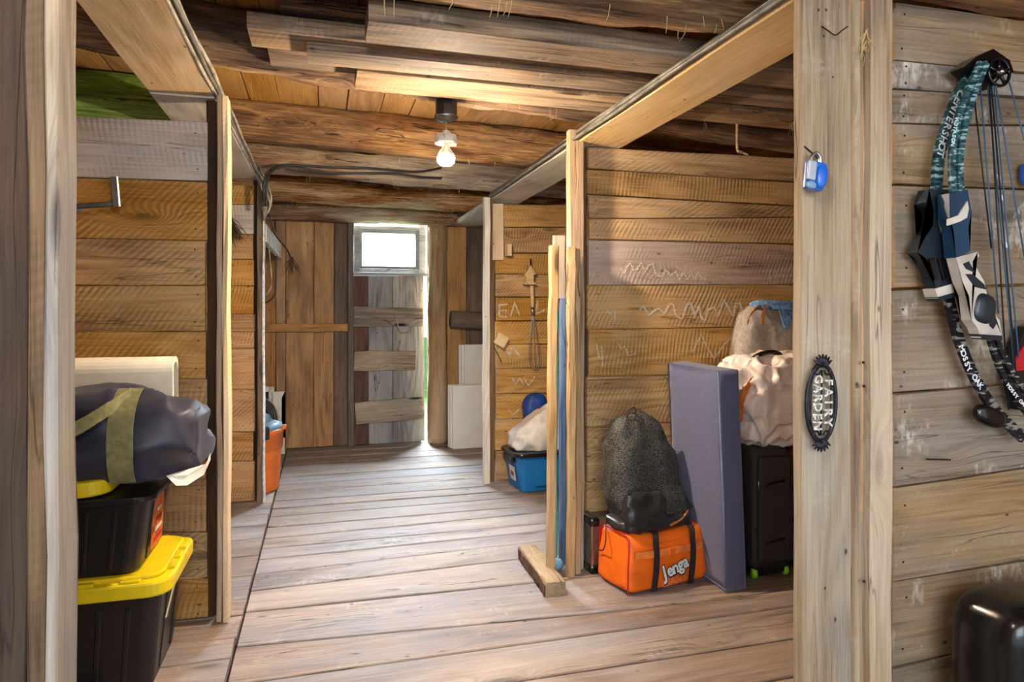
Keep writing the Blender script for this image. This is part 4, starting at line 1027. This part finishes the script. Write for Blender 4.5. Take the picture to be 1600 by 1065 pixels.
# orange bag
A0, A1 = Vector((1.27, 2.69, 0)), Vector((1.715, 2.765, 0)); ang = math.atan2(A1.y-A0.y, A1.x-A0.x); Lb = (A1-A0).length
ob = thing('carry_bag', 'bright orange zipped carry bag with black straps on the floor', 'bag', A0+Matrix.Rotation(ang, 3, 'Z') @ Vector((Lb/2+.01, .125, 0)), ang)
def obf(p):
    z = p.z; k = 1-.10*max(0, z-.0)/.13*.5
    s = 1 if z < .07 else 1
    zz = z-.014*math.cos(p.x*9)*(1 if z > .08 else 0)
    return Vector((p.x*(1.02-.05*(z/.13)), p.y*(1-.22*max(0, z/.13)**2), zz+.0))
blob('body', Lb/2-.008, .13, .128, M['orange_fabric'], ob, T(0, 0, .13), .22, .22, .012, 8, 4, obf, 96, 60, ridge=.35)
for xs2 in (-.082, .122):
    ribbon('strap', smoothpts([(xs2-.012, -.141, .006), (xs2-.005, -.146, .08), (xs2, -.146, .15), (xs2+.0, -.140, .21), (xs2+.012, -.118, .252), (xs2+.02, -.07, .268)], 4), (1, 0, 0), .03, .004, M['black_web'], ob, mw=WM[ob])
ribbon('band', [(-Lb/2+.03, -.139, .175), (-.1, -.143, .172), (.1, -.143, .172), (Lb/2-.045, -.138, .175)], (0, 0, 1), .032, .003, M['orange_mid'], ob, mw=WM[ob])
o = bmesh.new(); rbox_bm(.035, .006, .035, .002, 1, o); bm_obj('buckle', o, M['orange_fabric'], ob, local=T(.0, -.15, .155))
tube('handle', smoothpts([(-.08, -.06, .262), (-.03, -.07, .29), (.04, -.065, .295), (.10, -.05, .272)], 5), .009, M['orange_fabric'], ob, 8, mw=WM[ob])
tube('zipper', smoothpts([(-Lb/2+.02, -.06, .255), (-.1, -.085, .262), (.1, -.08, .262), (Lb/2-.02, -.055, .256)], 5), .0035, M['red'], ob, mw=WM[ob])
for pts in ([(-Lb/2-.004, -.135, .01), (-Lb/2-.004, -.137, .12), (-Lb/2+.006, -.13, .22), (-Lb/2+.012, -.10, .253), (-Lb/2+.012, .08, .253)],):
    tube('piping', smoothpts(pts, 5), .0035, M['red'], ob, mw=WM[ob])
tube('side_loop', smoothpts([(-Lb/2+.01, .06, .262), (-Lb/2-.03, .0, .21), (-Lb/2-.012, .05, .15), (-Lb/2-.012, .09, .14)], 6), .003, M['black_web'], ob, mw=WM[ob])
# logo on the front: letters stand on a slant
TB = RX(PI/2)
def face_text(s, size, par, x, y, z, mat, rot=0, ext=.0015, off=0., sx=1, name='lettering', shear=0):
    me = text_mesh(s, size, ext, off, shear)
    return mobj(name, me, M[mat], par, local=T(x, y, z) @ RY(-rot) @ TB @ Matrix.Diagonal((sx, 1, 1, 1)))
jx, jz = .012, .094
for i, (ch_, dx, dz, szz) in enumerate((('J', -.056, -.012, .088), ('e', -.026, -.006, .080), ('n', .003, .002, .080), ('g', .032, .012, .080), ('a', .060, .020, .080))):
    face_text(ch_, szz, ob, jx+dx+.003, -.1495, jz+dz-.003, 'black_text', .28, .001, .0060, .85, 'letter_shadow')
    face_text(ch_, szz, ob, jx+dx, -.1515, jz+dz, 'white_text', .28, .0015, .0018, .85, 'letter')
face_text('GIANT', .046, ob, jx+.002, -.1475, .038, 'silver_print', .12, .0008, .0, 1.0, 'lettering')
# mesh backpack
mb = thing('mesh_bag', 'slumped black mesh drawstring bag sitting on the orange bag', 'bag', (1.462, 2.85, .25), .12)
def mf(p):
    t = (p.z+.25)/.5
    w_ = 1.25-.62*t+.15*math.sin(t*PI)
    return Vector((p.x*w_-.055*(t-.2)+(.0 if t > .15 else .01), p.y*(1.1-.45*t)+.05*t, p.z))
blob('body', .165, .10, .245, M['mesh'], mb, T(.01, .03, .258), .45, .6, .035, 7, 9, mf, 96, 60, ridge=.45)
def ff(p):
    return Vector((p.x, p.y, p.z))
blob('front_patch', .105, .03, .085, M['black_satin'], mb, T(-.075, -.082, .09) @ RX(-.12), .5, .5, .02, 14, 5, None, 48, 30, ridge=.5)
blob('base_pad', .20, .10, .030, M['black_satin'], mb, T(.0, .0, .030), .5, .5, .012, 14, 6, None, 60, 24, ridge=.4)
tube('piping', smoothpts([(.05, -.10, .02), (.13, -.09, .045), (.20, -.04, .07)], 5), .006, M['tan'], mb, mw=WM[mb])
tube('drawcord', smoothpts([(-.10, .03, .505), (-.085, .02, .54), (-.055, .03, .545), (-.04, .04, .50)], 6), .003, M['black_web'], mb, mw=WM[mb])
# cushion
Cb = Vector((1.721, 2.61, 0)); Ct = Vector((1.665, 2.59, 1.0)); 
cu = thing('seat_cushion', 'tall blue-grey bench cushion with piped edges standing on end', 'cushion', Cb)
ez = (Ct-Cb).normalized(); ey_ = (Vector((1.655, 3.035, 1.0))-Ct).normalized(); ex_ = ey_.cross(ez).normalized(); ey_ = ez.cross(ex_)
if ex_.x < 0: ex_ = -ex_
Mc = Matrix((ex_, ey_, ez)).transposed().to_4x4(); Mc.translation = Cb
WM_c = Mc
CWd, CHt, CTh = .43, .985, .105
cbm = bmesh.new(); bmesh.ops.create_cube(cbm, size=1); bmesh.ops.subdivide_edges(cbm, edges=cbm.edges[:], cuts=14, use_grid_fill=True)
for v in cbm.verts:
    x, y, z = v.co*2
    r_ = .93; v.co = Vector((CTh/2+CTh/2*x*(1-.10*max(abs(y), abs(z))**6), CWd/2+CWd/2*y*(1+.0*x), CHt/2+CHt/2*z))
    puff = (1-y*y)*(1-z*z); v.co.x += (1 if x > 0 else -1)*.008*puff*abs(x)
    v.co.x += .0022*noise.noise(v.co*14)
bm_obj('pad', cbm, M['cushion'], cu, Mc, True)
for xx in (.004, CTh-.004):
    tube('piping', [Mc @ Vector(p) for p in smoothpts([(xx, .004, .005), (xx, CWd-.004, .005), (xx, CWd, CHt-.005), (xx, .004, CHt-.005), (xx, .004, .3), (xx, .004, .005)], 1)], .0042, M['piping'], cu, 6, mw=I_)
# suitcase
st = thing('suitcase', 'charcoal soft suitcase with lime green wheels standing behind the cushion', 'suitcase', (2.02, 2.87, 0), -.0)
Bs = vbox_bm(.21, .36, .56, .035, .03, 5); bm_obj('body', Bs, M['suit_black'], st, local=T(0, 0, .045))
for s in (-1, 1):
    tube('zip_line', [(-.108, s*.165, .10), (-.108, s*.165, .57)], .003, M['black_web'], st, mw=WM[st])
fp = bmesh.new(); rbox_bm(.185, .02, .50, .02, 3, fp); bm_obj('front_panel', fp, M['suit_black'], st, local=T(.008, -.182, .075))
for z in (.18, .45): tube('grip_slot', smoothpts([(-.05, -.194, z-.012), (-.01, -.197, z), (.04, -.195, z+.006), (.06, -.193, z+.006)], 4), [.002]+[.005]*10+[.002]*2, M['black_gloss'], st, mw=WM[st])
tube('zip_pull', [(-.085, -.19, .47), (-.086, -.193, .42)], .004, M['chrome'], st, mw=WM[st])
o = bmesh.new(); rbox_bm(.19, .08, .05, .01, 2, o); bm_obj('wheel_base', o, M['black_plastic'], st, local=T(0, -.13, .02))
o = bmesh.new(); rbox_bm(.19, .08, .05, .01, 2, o); bm_obj('wheel_base', o, M['black_plastic'], st, local=T(0, .13, .02))
for sx in (-1, 1):
    for sy in (-1, 1):
        w_ = lathe('wheel', [(.006, -.011), (.022, -.011), (.025, -.006), (.025, .006), (.022, .011), (.006, .011)], M['lime'], st, local=T(sx*.085, sy*.155, .0255) @ RY(PI/2) @ RX(.2))
tube('side_handle', smoothpts([(-.11, -.04, .61), (-.09, -.02, .625), (-.05, .02, .625), (-.03, .06, .606)], 4), .007, M['black_web'], st, mw=WM[st])
# maroon suitcase
ms = thing('suitcase', 'maroon suitcase behind the padlock post, half hidden', 'suitcase', (2.40, 2.90, 0))
bm_obj('body', vbox_bm(.42, .26, .72, .04, .03, 5), M['maroon'], ms, local=T(0, 0, .035))
o = bmesh.new(); rbox_bm(.40, .02, .64, .01, 2, o); bm_obj('front_panel', o, M['maroon'], ms, local=T(0, -.13, .07))
for sx in (-1, 1):
    for sy in (-1, 1): lathe('wheel', [(.006, -.011), (.019, -.011), (.02, .0), (.019, .011), (.006, .011)], M['black_plastic'], ms, local=T(sx*.16, sy*.09, .0205) @ RY(PI/2))
tube('zip_line', [(-.19, -.143, .60), (.19, -.143, .60)], .003, M['black_web'], ms, mw=WM[ms])
tube('top_handle', smoothpts([(-.08, 0, .752), (-.06, 0, .775), (.06, 0, .775), (.08, 0, .752)], 4), .008, M['black_web'], ms, mw=WM[ms])
# white plastic bag
wbg = thing('plastic_bag', 'crinkled pinkish white plastic bag standing on the charcoal suitcase', 'bag', (2.08, 2.86, .60))
def wf(p):
    t = (p.z+.2)/.42
    w_ = .62+.55*min(1, max(0, t))
    return Vector((p.x*w_+.05*t-.03, p.y*(.8+.25*t), p.z))
blob('body', .225, .15, .205, M['bagplastic'], wbg, T(.03, -.02, .212), .5, .7, .040, 10, 12, wf, 140, 84, ridge=.8)
ribbon('orange_print', smoothpts([(-.195, -.10, .12), (-.20, -.125, .22), (-.17, -.14, .30), (-.10, -.12, .37)], 5), (1, .3, .2), .05, .003, M['orange_mid'], wbg, mw=WM[wbg])
tube('carry_handle', smoothpts([(-.10, -.05, .385), (-.08, -.07, .43), (0, -.08, .45), (.07, -.06, .43), (.08, -.04, .40)], 6), .012, M['black_gloss'], wbg, 8, mw=WM[wbg])
tube('knot', smoothpts([(.06, -.05, -.0+.03), (.085, -.1, .012), (.10, -.11, .016)], 4), .012, M['bagplastic'], wbg, 8, mw=WM[wbg])
# tote
gt = thing('tote_bag', 'grey felt tote bag with blue denim top and tan straps', 'bag', (2.27, 2.99, .79))
def gf(p):
    t = (p.z+.26)/.52
    return Vector((p.x*(1.08-.24*t**2)+.012*t, p.y*(1.0-.35*t), p.z))
blob('body', .25, .10, .245, M['tote'], gt, T(0, 0, .25), .3, .5, .03, 6, 15, gf, 96, 60, ridge=.5)
ribbon('denim_top', smoothpts([(-.165, -.01, .475), (-.15, -.058, .49), (-.05, -.085, .487), (.08, -.085, .482), (.19, -.05, .478)], 5), (0, .25, 1), .045, .008, M['denim'], gt, mw=WM[gt])
flat_shape('denim_flap', [(-.06, -.092, .475), (.17, -.088, .468), (.16, -.104, .38), (.06, -.106, .40), (.02, -.108, .41), (-.035, -.112, .36)], (0, .006, 0), M['denim'], gt, WM[gt])
ribbon('strap', smoothpts([(-.14, -.06, .485), (-.20, -.085, .46), (-.235, -.09, .42), (-.235, -.09, .40)], 5), (.4, 0, 1), .022, .005, M['tan'], gt, mw=WM[gt])
ribbon('strap', smoothpts([(-.13, -.085, .49), (-.155, -.10, .44), (-.165, -.108, .39)], 5), (1, 0, 0), .016, .005, M['tan'], gt, mw=WM[gt])
ribbon('strap', smoothpts([(.04, -.04, .50), (.09, -.05, .512), (.15, -.04, .50)], 5), (0, 1, 0), .018, .005, M['tan'], gt, mw=WM[gt])

# ------------------------------------------------------------------ padlock
FY = YP
pk = thing('padlock', 'blue padlock with a grey face hanging from a nail on the broad post', 'padlock', PY(1270, 272, FY-.035), rot=RY(.16))
def pxm(n): return n*1.72/1050
lb = bmesh.new(); vbox_bm(pxm(34), pxm(20), pxm(42), pxm(9), .004, 5, .86, lb)
bm_obj('body', lb, M['lock_blue'], pk, local=T(pxm(3), 0, -pxm(24)))
lb = bmesh.new(); rbox_bm(pxm(15), pxm(6), pxm(30), pxm(2.8), 3, lb); bm_obj('face_cover', lb, M['lock_grey'], pk, local=T(-pxm(10), -pxm(10), -pxm(13)) @ RX(-.05))
blob('front_dome', pxm(9.5), pxm(6), pxm(18), M['lock_blue'], pk, T(pxm(8), -pxm(10), -pxm(4)), .8, .8, 0, nu=32, nv=22)
blob('lower_lip', pxm(9), pxm(4), pxm(5.5), M['bluegrey'], pk, T(-pxm(8), -pxm(9.5), -pxm(20)), .8, .8, 0, nu=24, nv=14)
tube('shackle', smoothpts([(-pxm(7), 0, pxm(16)), (-pxm(6), 0, pxm(26)), (0, 0, pxm(33)), (pxm(7), 0, pxm(30)), (pxm(10), 0, pxm(24)), (pxm(11), 0, pxm(16))], 6), .0046, M['chrome'], pk, 10, mw=WM[pk])
o = tube('nail', [PY(1257, 229, FY-.06), PY(1279, 248, FY-.004), PY(1281, 250, FY+.02)], .0022, M['iron']); tag(o, 'long dark nail that holds the padlock', 'nail')
o = tube('nail', smoothpts([PY(1284, 41, FY-.003), PY(1294, 48, FY-.02), PY(1305, 55, FY-.03), PY(1315, 48, FY-.03), PY(1325, 41, FY-.035)], 3), .0018, M['nail']); tag(o, 'bent rusty nail high on the broad post above the padlock', 'nail')
nailset(tr1, [])
js = ([], [])
for (u, v) in ((1290, 16), (1278, 16), (1286, 57), (1300, 121), (1288, 918), (1350, 908), (1350, 603), (1349, 566)):
    tube('', [PY(u, v, FY-.0015 if u < 1340 else FY-.0115), PY(u, v, FY+.01)], .0042, None, None, 6, join=js)
o = mesh_obj('nail_heads', js[0], js[1], M['nail']); tag(o, 'dark nail heads in the broad post and the square post', 'nails', kind='stuff')

# ------------------------------------------------------------------ oval sign
sg = thing('oval_sign', 'black cast iron oval sign reading FAIRY GARDEN on the broad post', 'sign', PY(1283, 629, FY-.022), rot=RY(.02))
k = pxm(1)
ell = [(27*k*math.sin(t)*(1), 0, 60*k*math.cos(t)) for t in [2*PI*i/48 for i in range(48)]]
tube('outer_ring', ell, .0048, M['iron'], sg, 8, True, mw=WM[sg])
tube('inner_ring', [(x*.82, -.002, z*.93) for x, y, z in ell], .0022, M['iron'], sg, 6, True, mw=WM[sg])
tube('centre_bar', [(0.5*k, 0, 50*k), (0.5*k, 0, -50*k)], .0022, M['iron'], sg, 6, mw=WM[sg])
tube('side_bar', [(-18*k, .0, 38*k), (-19*k, 0, -38*k)], .0018, M['iron'], sg, 6, mw=WM[sg])
tube('side_bar', [(17.5*k, .0, 38*k), (18.5*k, 0, -38*k)], .0018, M['iron'], sg, 6, mw=WM[sg])
for s in (1, -1):
    for a in (-1.05, -.7, -.35, 0, .35, .7, 1.05):
        base = Vector((0, -.003, s*56*k)); d = Vector((math.sin(a), 0, s*math.cos(a)))*19*k
        tube('leaf_crest', [base, base+d*.5+Vector((0, -.003, 0)), base+d], [.0022, .0048, .0018], M['iron'], sg, 8, mw=WM[sg])
    for q in (-1, 1):
        pts = []
        for i in range(16):
            t = i/15*1.6*PI; r_ = (9-5*i/15)*k
            pts.append((q*(10*k-math.cos(t)*r_*.7), -.003, s*(50*k)+s*math.sin(t)*r_*-.9))
        tube('scroll', pts, .0026, M['iron'], sg, 6, mw=WM[sg])
def down_text(s, size, par, x, z, y, mat, sp, name='letter', off=.0006, ext=.003, bow=0):
    n = len(s)
    for i, ch_ in enumerate(s):
        zz = z-(i-(n-1)/2)*sp; t = (i-(n-1)/2)/((n-1)/2)
        me = text_mesh(ch_, size, ext, off)
        # letters read downwards, tops towards +x
        R_ = Matrix(((0, 1, 0, 0), (0, 0, -1, 0), (-1, 0, 0, 0), (0, 0, 0, 1)))
        mobj(name, me, M[mat], par, local=T(x+bow*(1-t*t), y, zz) @ R_)
down_text('FAIRY', 21*k, sg, 9.5*k, 1*k, -.004, 'letter', 15.5*k)
down_text('GARDEN', 19*k, sg, -9*k, 1*k, -.004, 'letter', 14.2*k)

# ------------------------------------------------------------------ the two bows
YQ = YB-.05
def limb(name, par, uvw, Y, mat, th=.012, y1=None):
    n = len(uvw); pts3 = [PY(u, v, Y+(0 if y1 is None else (y1-Y)*i/(n-1))) for i, (u, v, _) in enumerate(uvw)]
    sm = smoothpts(pts3, 5); wd = []
    for i in range(n-1):
        for j in range(5): wd.append(lerp(uvw[i][2], uvw[i+1][2], j/5)*1.86/1050)
    wd.append(uvw[-1][2]*1.86/1050)
    sides = []
    for i, p in enumerate(sm):
        t = (sm[min(i+1, len(sm)-1)]-sm[max(0, i-1)]).normalized(); sides.append(Vector((0, 1, 0)).cross(t).normalized())
    return ribbon(name, sm, sides, wd, th, M[mat], par, mw=I_)
def cam_wheel(par, u, v, r, Y, mat='black_gloss'):
    c = PY(u, v, Y); rr = r*1.86/1050; Mw = T(c) @ RX(PI/2)
    js = ([], [])
    tube('', [(rr*math.cos(a), rr*math.sin(a), 0) for a in [2*PI*i/28 for i in range(28)]], .0045, None, None, 6, True, join=js)
    mesh_obj('cam_rim', js[0], js[1], M[mat], par, Mw, True)
    lathe('cam_hub', [(.0, .008), (rr*.35, .008), (rr*.35, -.008), (0, -.008)], M[mat], par, mw=Mw, n=20)
    for i in range(5):
        a = 2*PI*i/5+.3; tube('cam_spoke', [(0, 0, 0), (rr*math.cos(a), rr*math.sin(a), 0)], .005, M[mat], par, mw=Mw)
    for i in range(1): lathe('axle', [(0, .014), (.006, .013), (.006, -.01), (0, -.011)], M['chrome'], par, mw=Mw, n=12)
def path_text(s, par, pts, size, Y, mat, ext=.0006, flip=False):
    """letters spread along an image path pts (u, v), reading downwards"""
    P3 = [PY(u, v, Y) for u, v in pts]; seg = [(b-a).length for a, b in zip(P3, P3[1:])]; tot = sum(seg); n = len(s)
    for i, ch_ in enumerate(s):
        if ch_ == ' ': continue
        d = tot*(i+.5)/n; k_ = 0
        while k_ < len(seg)-1 and d > seg[k_]: d -= seg[k_]; k_ += 1
        p = lerp(P3[k_], P3[k_+1], d/seg[k_]); t = (P3[k_+1]-P3[k_]).normalized()
        y_ = Vector((-t.z, 0, t.x)); z_ = Vector((0, -1, 0))
        if y_.cross(z_).dot(t) < 0: y_ = -y_
        Mx = Matrix((t, z_.cross(t), z_)).transposed().to_4x4(); Mx.translation = p
        mobj('letter', text_mesh(ch_, size, ext, .0004), M[mat], par, mw=Mx)
bw1 = thing('compound_bow', 'compound bow with CENTERSHOT lettering and black riser, closest to the post', 'bow', PY(1480, 400, YQ))
Y1 = YQ
l1 = limb('upper_limb', bw1, [(1528, 98, 20), (1500, 148, 22), (1481, 195, 20), (1467, 245, 18), (1463, 300, 16)], Y1, 'camo_teal', .012, Y1)
path_text('CENTERSHOT', l1, [(1502, 142), (1484, 185), (1473, 220), (1468, 246)], .031, Y1-.0085, 'white_text')
up = lambda L, Y: [PY(u, v, Y) for u, v in L]
flat_shape('riser', up([(1452, 295), (1482, 296), (1482, 318), (1475, 330), (1478, 352), (1485, 366), (1492, 420), (1497, 446), (1462, 450), (1452, 412), (1445, 402), (1434, 394), (1446, 370), (1458, 352), (1459, 330), (1446, 316)], Y1-.018), (0, .036, 0), M['bow_dark'], bw1, I_)
flat_shape('accent', up([(1482, 318), (1475, 330), (1478, 352), (1484, 366), (1474, 368), (1468, 345), (1472, 322)], Y1-.022), (0, .006, 0), M['bow_white'], bw1, I_)
for k2, xx in enumerate((1452, 1466, 1480)): flat_shape('grip_slot', up([(xx, 404), (xx+8, 402), (xx+14, 436), (xx+9, 438)], Y1-.0235), (0, .006, 0), M['black_gloss'], bw1, I_)
flat_shape('limb_pocket', up([(1461, 451), (1497, 441), (1498, 457), (1466, 466)], Y1-.024), (0, .04, 0), M['bow_white'], bw1, I_)
flat_shape('pocket_band', up([(1466, 464), (1497, 455), (1498, 462), (1470, 470)], Y1-.026), (0, .042, 0), M['bow_dark'], bw1, I_)
l2 = limb('lower_limb', bw1, [(1482, 466, 17), (1498, 530, 16), (1524, 592, 16), (1556, 642, 16), (1598, 684, 17)], Y1, 'camo_black', .012)
path_text('MOSSY OAK', l2, [(1501, 540), (1513, 575), (1534, 606)], .024, Y1-.0075, 'white_text')
flat_shape('top_pocket', up([(1507, 104), (1526, 88), (1552, 76), (1578, 94), (1584, 112), (1566, 118), (1548, 138), (1530, 124)], Y1-.03), (0, .045, 0), M['black_gloss'], bw1, I_)
cam_wheel(bw1, 1561, 113, 21, Y1-.035)
blob('lower_cam', .055, .02, .028, M['black_gloss'], bw1, None, .8, .8, .004, 10, 2, None, 40, 20, mw=T(PY(1546, 650, Y1-.01)) @ RY(.35))
bw2 = thing('compound_bow', 'compound bow with blue and pale skeleton riser hanging beside the strings', 'bow', PY(1520, 400, YQ))
Y2 = YQ-.045
l3 = limb('upper_limb', bw2, [(1532, 98, 9), (1508, 150, 9), (1493, 200, 10), (1487, 250, 10), (1489, 302, 10)], Y2, 'camo_teal', .010)
limb('upper_limb', bw2, [(1541, 98, 9), (1520, 150, 10), (1505, 205, 10), (1499, 255, 10), (1501, 302, 10)], Y2-.004, 'camo_teal', .010)
path_text('WOTASON', l3, [(1495, 184), (1488, 228)], .016, Y2-.012, 'teal_text')
flat_shape('riser', up([(1483, 302), (1512, 296), (1518, 330), (1513, 356), (1516, 392), (1494, 402), (1490, 360), (1484, 340)], Y2-.02), (0, .035, 0), M['bow_blue'], bw2, I_)
flat_shape('accent', up([(1482, 342), (1498, 336), (1512, 314), (1514, 326), (1511, 340), (1500, 346), (1482, 352)], Y2-.024), (0, .006, 0), M['bow_white'], bw2, I_)
flat_shape('grip_frame', up([(1494, 402), (1528, 393), (1530, 400), (1520, 408), (1538, 440), (1544, 458), (1548, 484), (1562, 500), (1566, 526), (1533, 528), (1527, 512), (1518, 500), (1514, 462), (1504, 440)], Y2-.018), (0, .030, 0), M['bow_white'], bw2, I_)
flat_shape('riser_opening', up([(1505, 412), (1514, 408), (1524, 426), (1510, 420)], Y2-.0195), (0, .004, 0), M['bow_dark'], bw2, I_)
flat_shape('riser_opening', up([(1509, 428), (1520, 428), (1538, 444), (1541, 452), (1523, 448)], Y2-.0195), (0, .004, 0), M['bow_dark'], bw2, I_)
flat_shape('riser_opening', up([(1549, 492), (1556, 494), (1557, 506), (1552, 514), (1546, 508)], Y2-.0195), (0, .004, 0), M['bow_dark'], bw2, I_)
blob('grip', .038, .026, .042, M['bow_dark'], bw2, None, .7, .7, .002, 10, 3, None, 40, 26, mw=T(PY(1531, 482, Y2-.004)) @ RY(.25))
flat_shape('limb_pocket', up([(1532, 522), (1566, 524), (1566, 532), (1537, 530)], Y2-.022), (0, .036, 0), M['bow_dark'], bw2, I_)
l4 = limb('lower_limb', bw2, [(1546, 528, 8), (1560, 570, 9), (1580, 610, 9), (1612, 655, 10)], Y2, 'camo_black', .010)
limb('lower_limb', bw2, [(1556, 528, 8), (1572, 566, 9), (1594, 602, 9), (1622, 636, 10)], Y2-.004, 'camo_black', .010)
path_text('MOSSY OAK', l4, [(1574, 600), (1590, 622), (1604, 636)], .015, Y2-.012, 'white_text')
Ys = YQ-.02
for n_, (a, b, m) in enumerate([((1520, 132), (1549, 388), 'string_dark'), ((1532, 134), (1560, 490), 'string'), ((1543, 130), (1586, 585), 'string'), ((1553, 134), (1592, 560), 'string'), ((1556, 134), (1604, 420), 'string'), ((1577, 128), (1630, 330), 'string'), ((1546, 134), (1576, 640), 'string_dark'), ((1549, 134), (1592, 640), 'string_dark')]):
    tube('bowstring', [PY(a[0], a[1], Ys-.004*n_), PY(b[0], b[1], Ys-.003*n_)], .0022, M[m], bw2, 6, mw=I_)
for (u, v) in ((1560, 276), (1564, 308), (1571, 382)):
    tube('string_serving', [PY(u-.8, v-4, Ys-.02), PY(u+.8, v+5, Ys-.02)], .0045, M['white_text'], bw2, 6, mw=I_)
qv = thing('arrow_quiver', 'black quiver with a red panel at the edge of the bow wall', 'quiver', PY(1608, 570, YQ))
flat_shape('quiver_body', up([(1578, 590), (1590, 540), (1604, 510), (1640, 500), (1660, 640), (1590, 640)], YQ+.005), (0, .025, 0), M['black_plastic'], qv, I_)
flat_shape('red_panel', up([(1588, 560), (1600, 540), (1630, 535), (1630, 575), (1584, 580)], YQ+.0), (0, .006, 0), M['red'], qv, I_)
o = blob('blue_disc', .020, .02, .035, M['lock_blue'], None, None, .8, .8, 0, nu=24, nv=16, mw=T(PY(1606, 272, YB-.025))); tag(o, 'dark blue disc on the bow wall at the picture edge', 'disc')
o = tube('nail', [PY(1449, 717, YB-.004), PY(1449, 717, YB-.012), PY(1466, 717.5, YB-.02), PY(1485, 718, YB-.02)], .002, M['nail']); tag(o, 'rusty nail lying flat on the bow wall below the bows', 'nail')

# black case on the floor of the near stall
cx_ = PY(1640, 940, 1.28)
bc = thing('black_case', 'glossy black rounded case standing in the corner under the bows', 'case', (XofU(1525, 1.33)+.235, 1.33, 0))
blob('shell', .235, .115, .255, M['black_gloss'], bc, T(0, 0, .26), .38, .45, .012, 5, 3, None, 80, 50)
lathe('rivet', [(.0, .004), (.005, .003), (.006, 0)], M['chrome'], bc, local=T(-.185, -.118, .43) @ RX(PI/2), n=12)
tube('side_handle', smoothpts([(.23, -.04, .30), (.262, -.04, .33), (.262, -.04, .40), (.23, -.04, .43)], 4), .009, M['black_plastic'], bc, mw=WM[bc])

flush_nails()
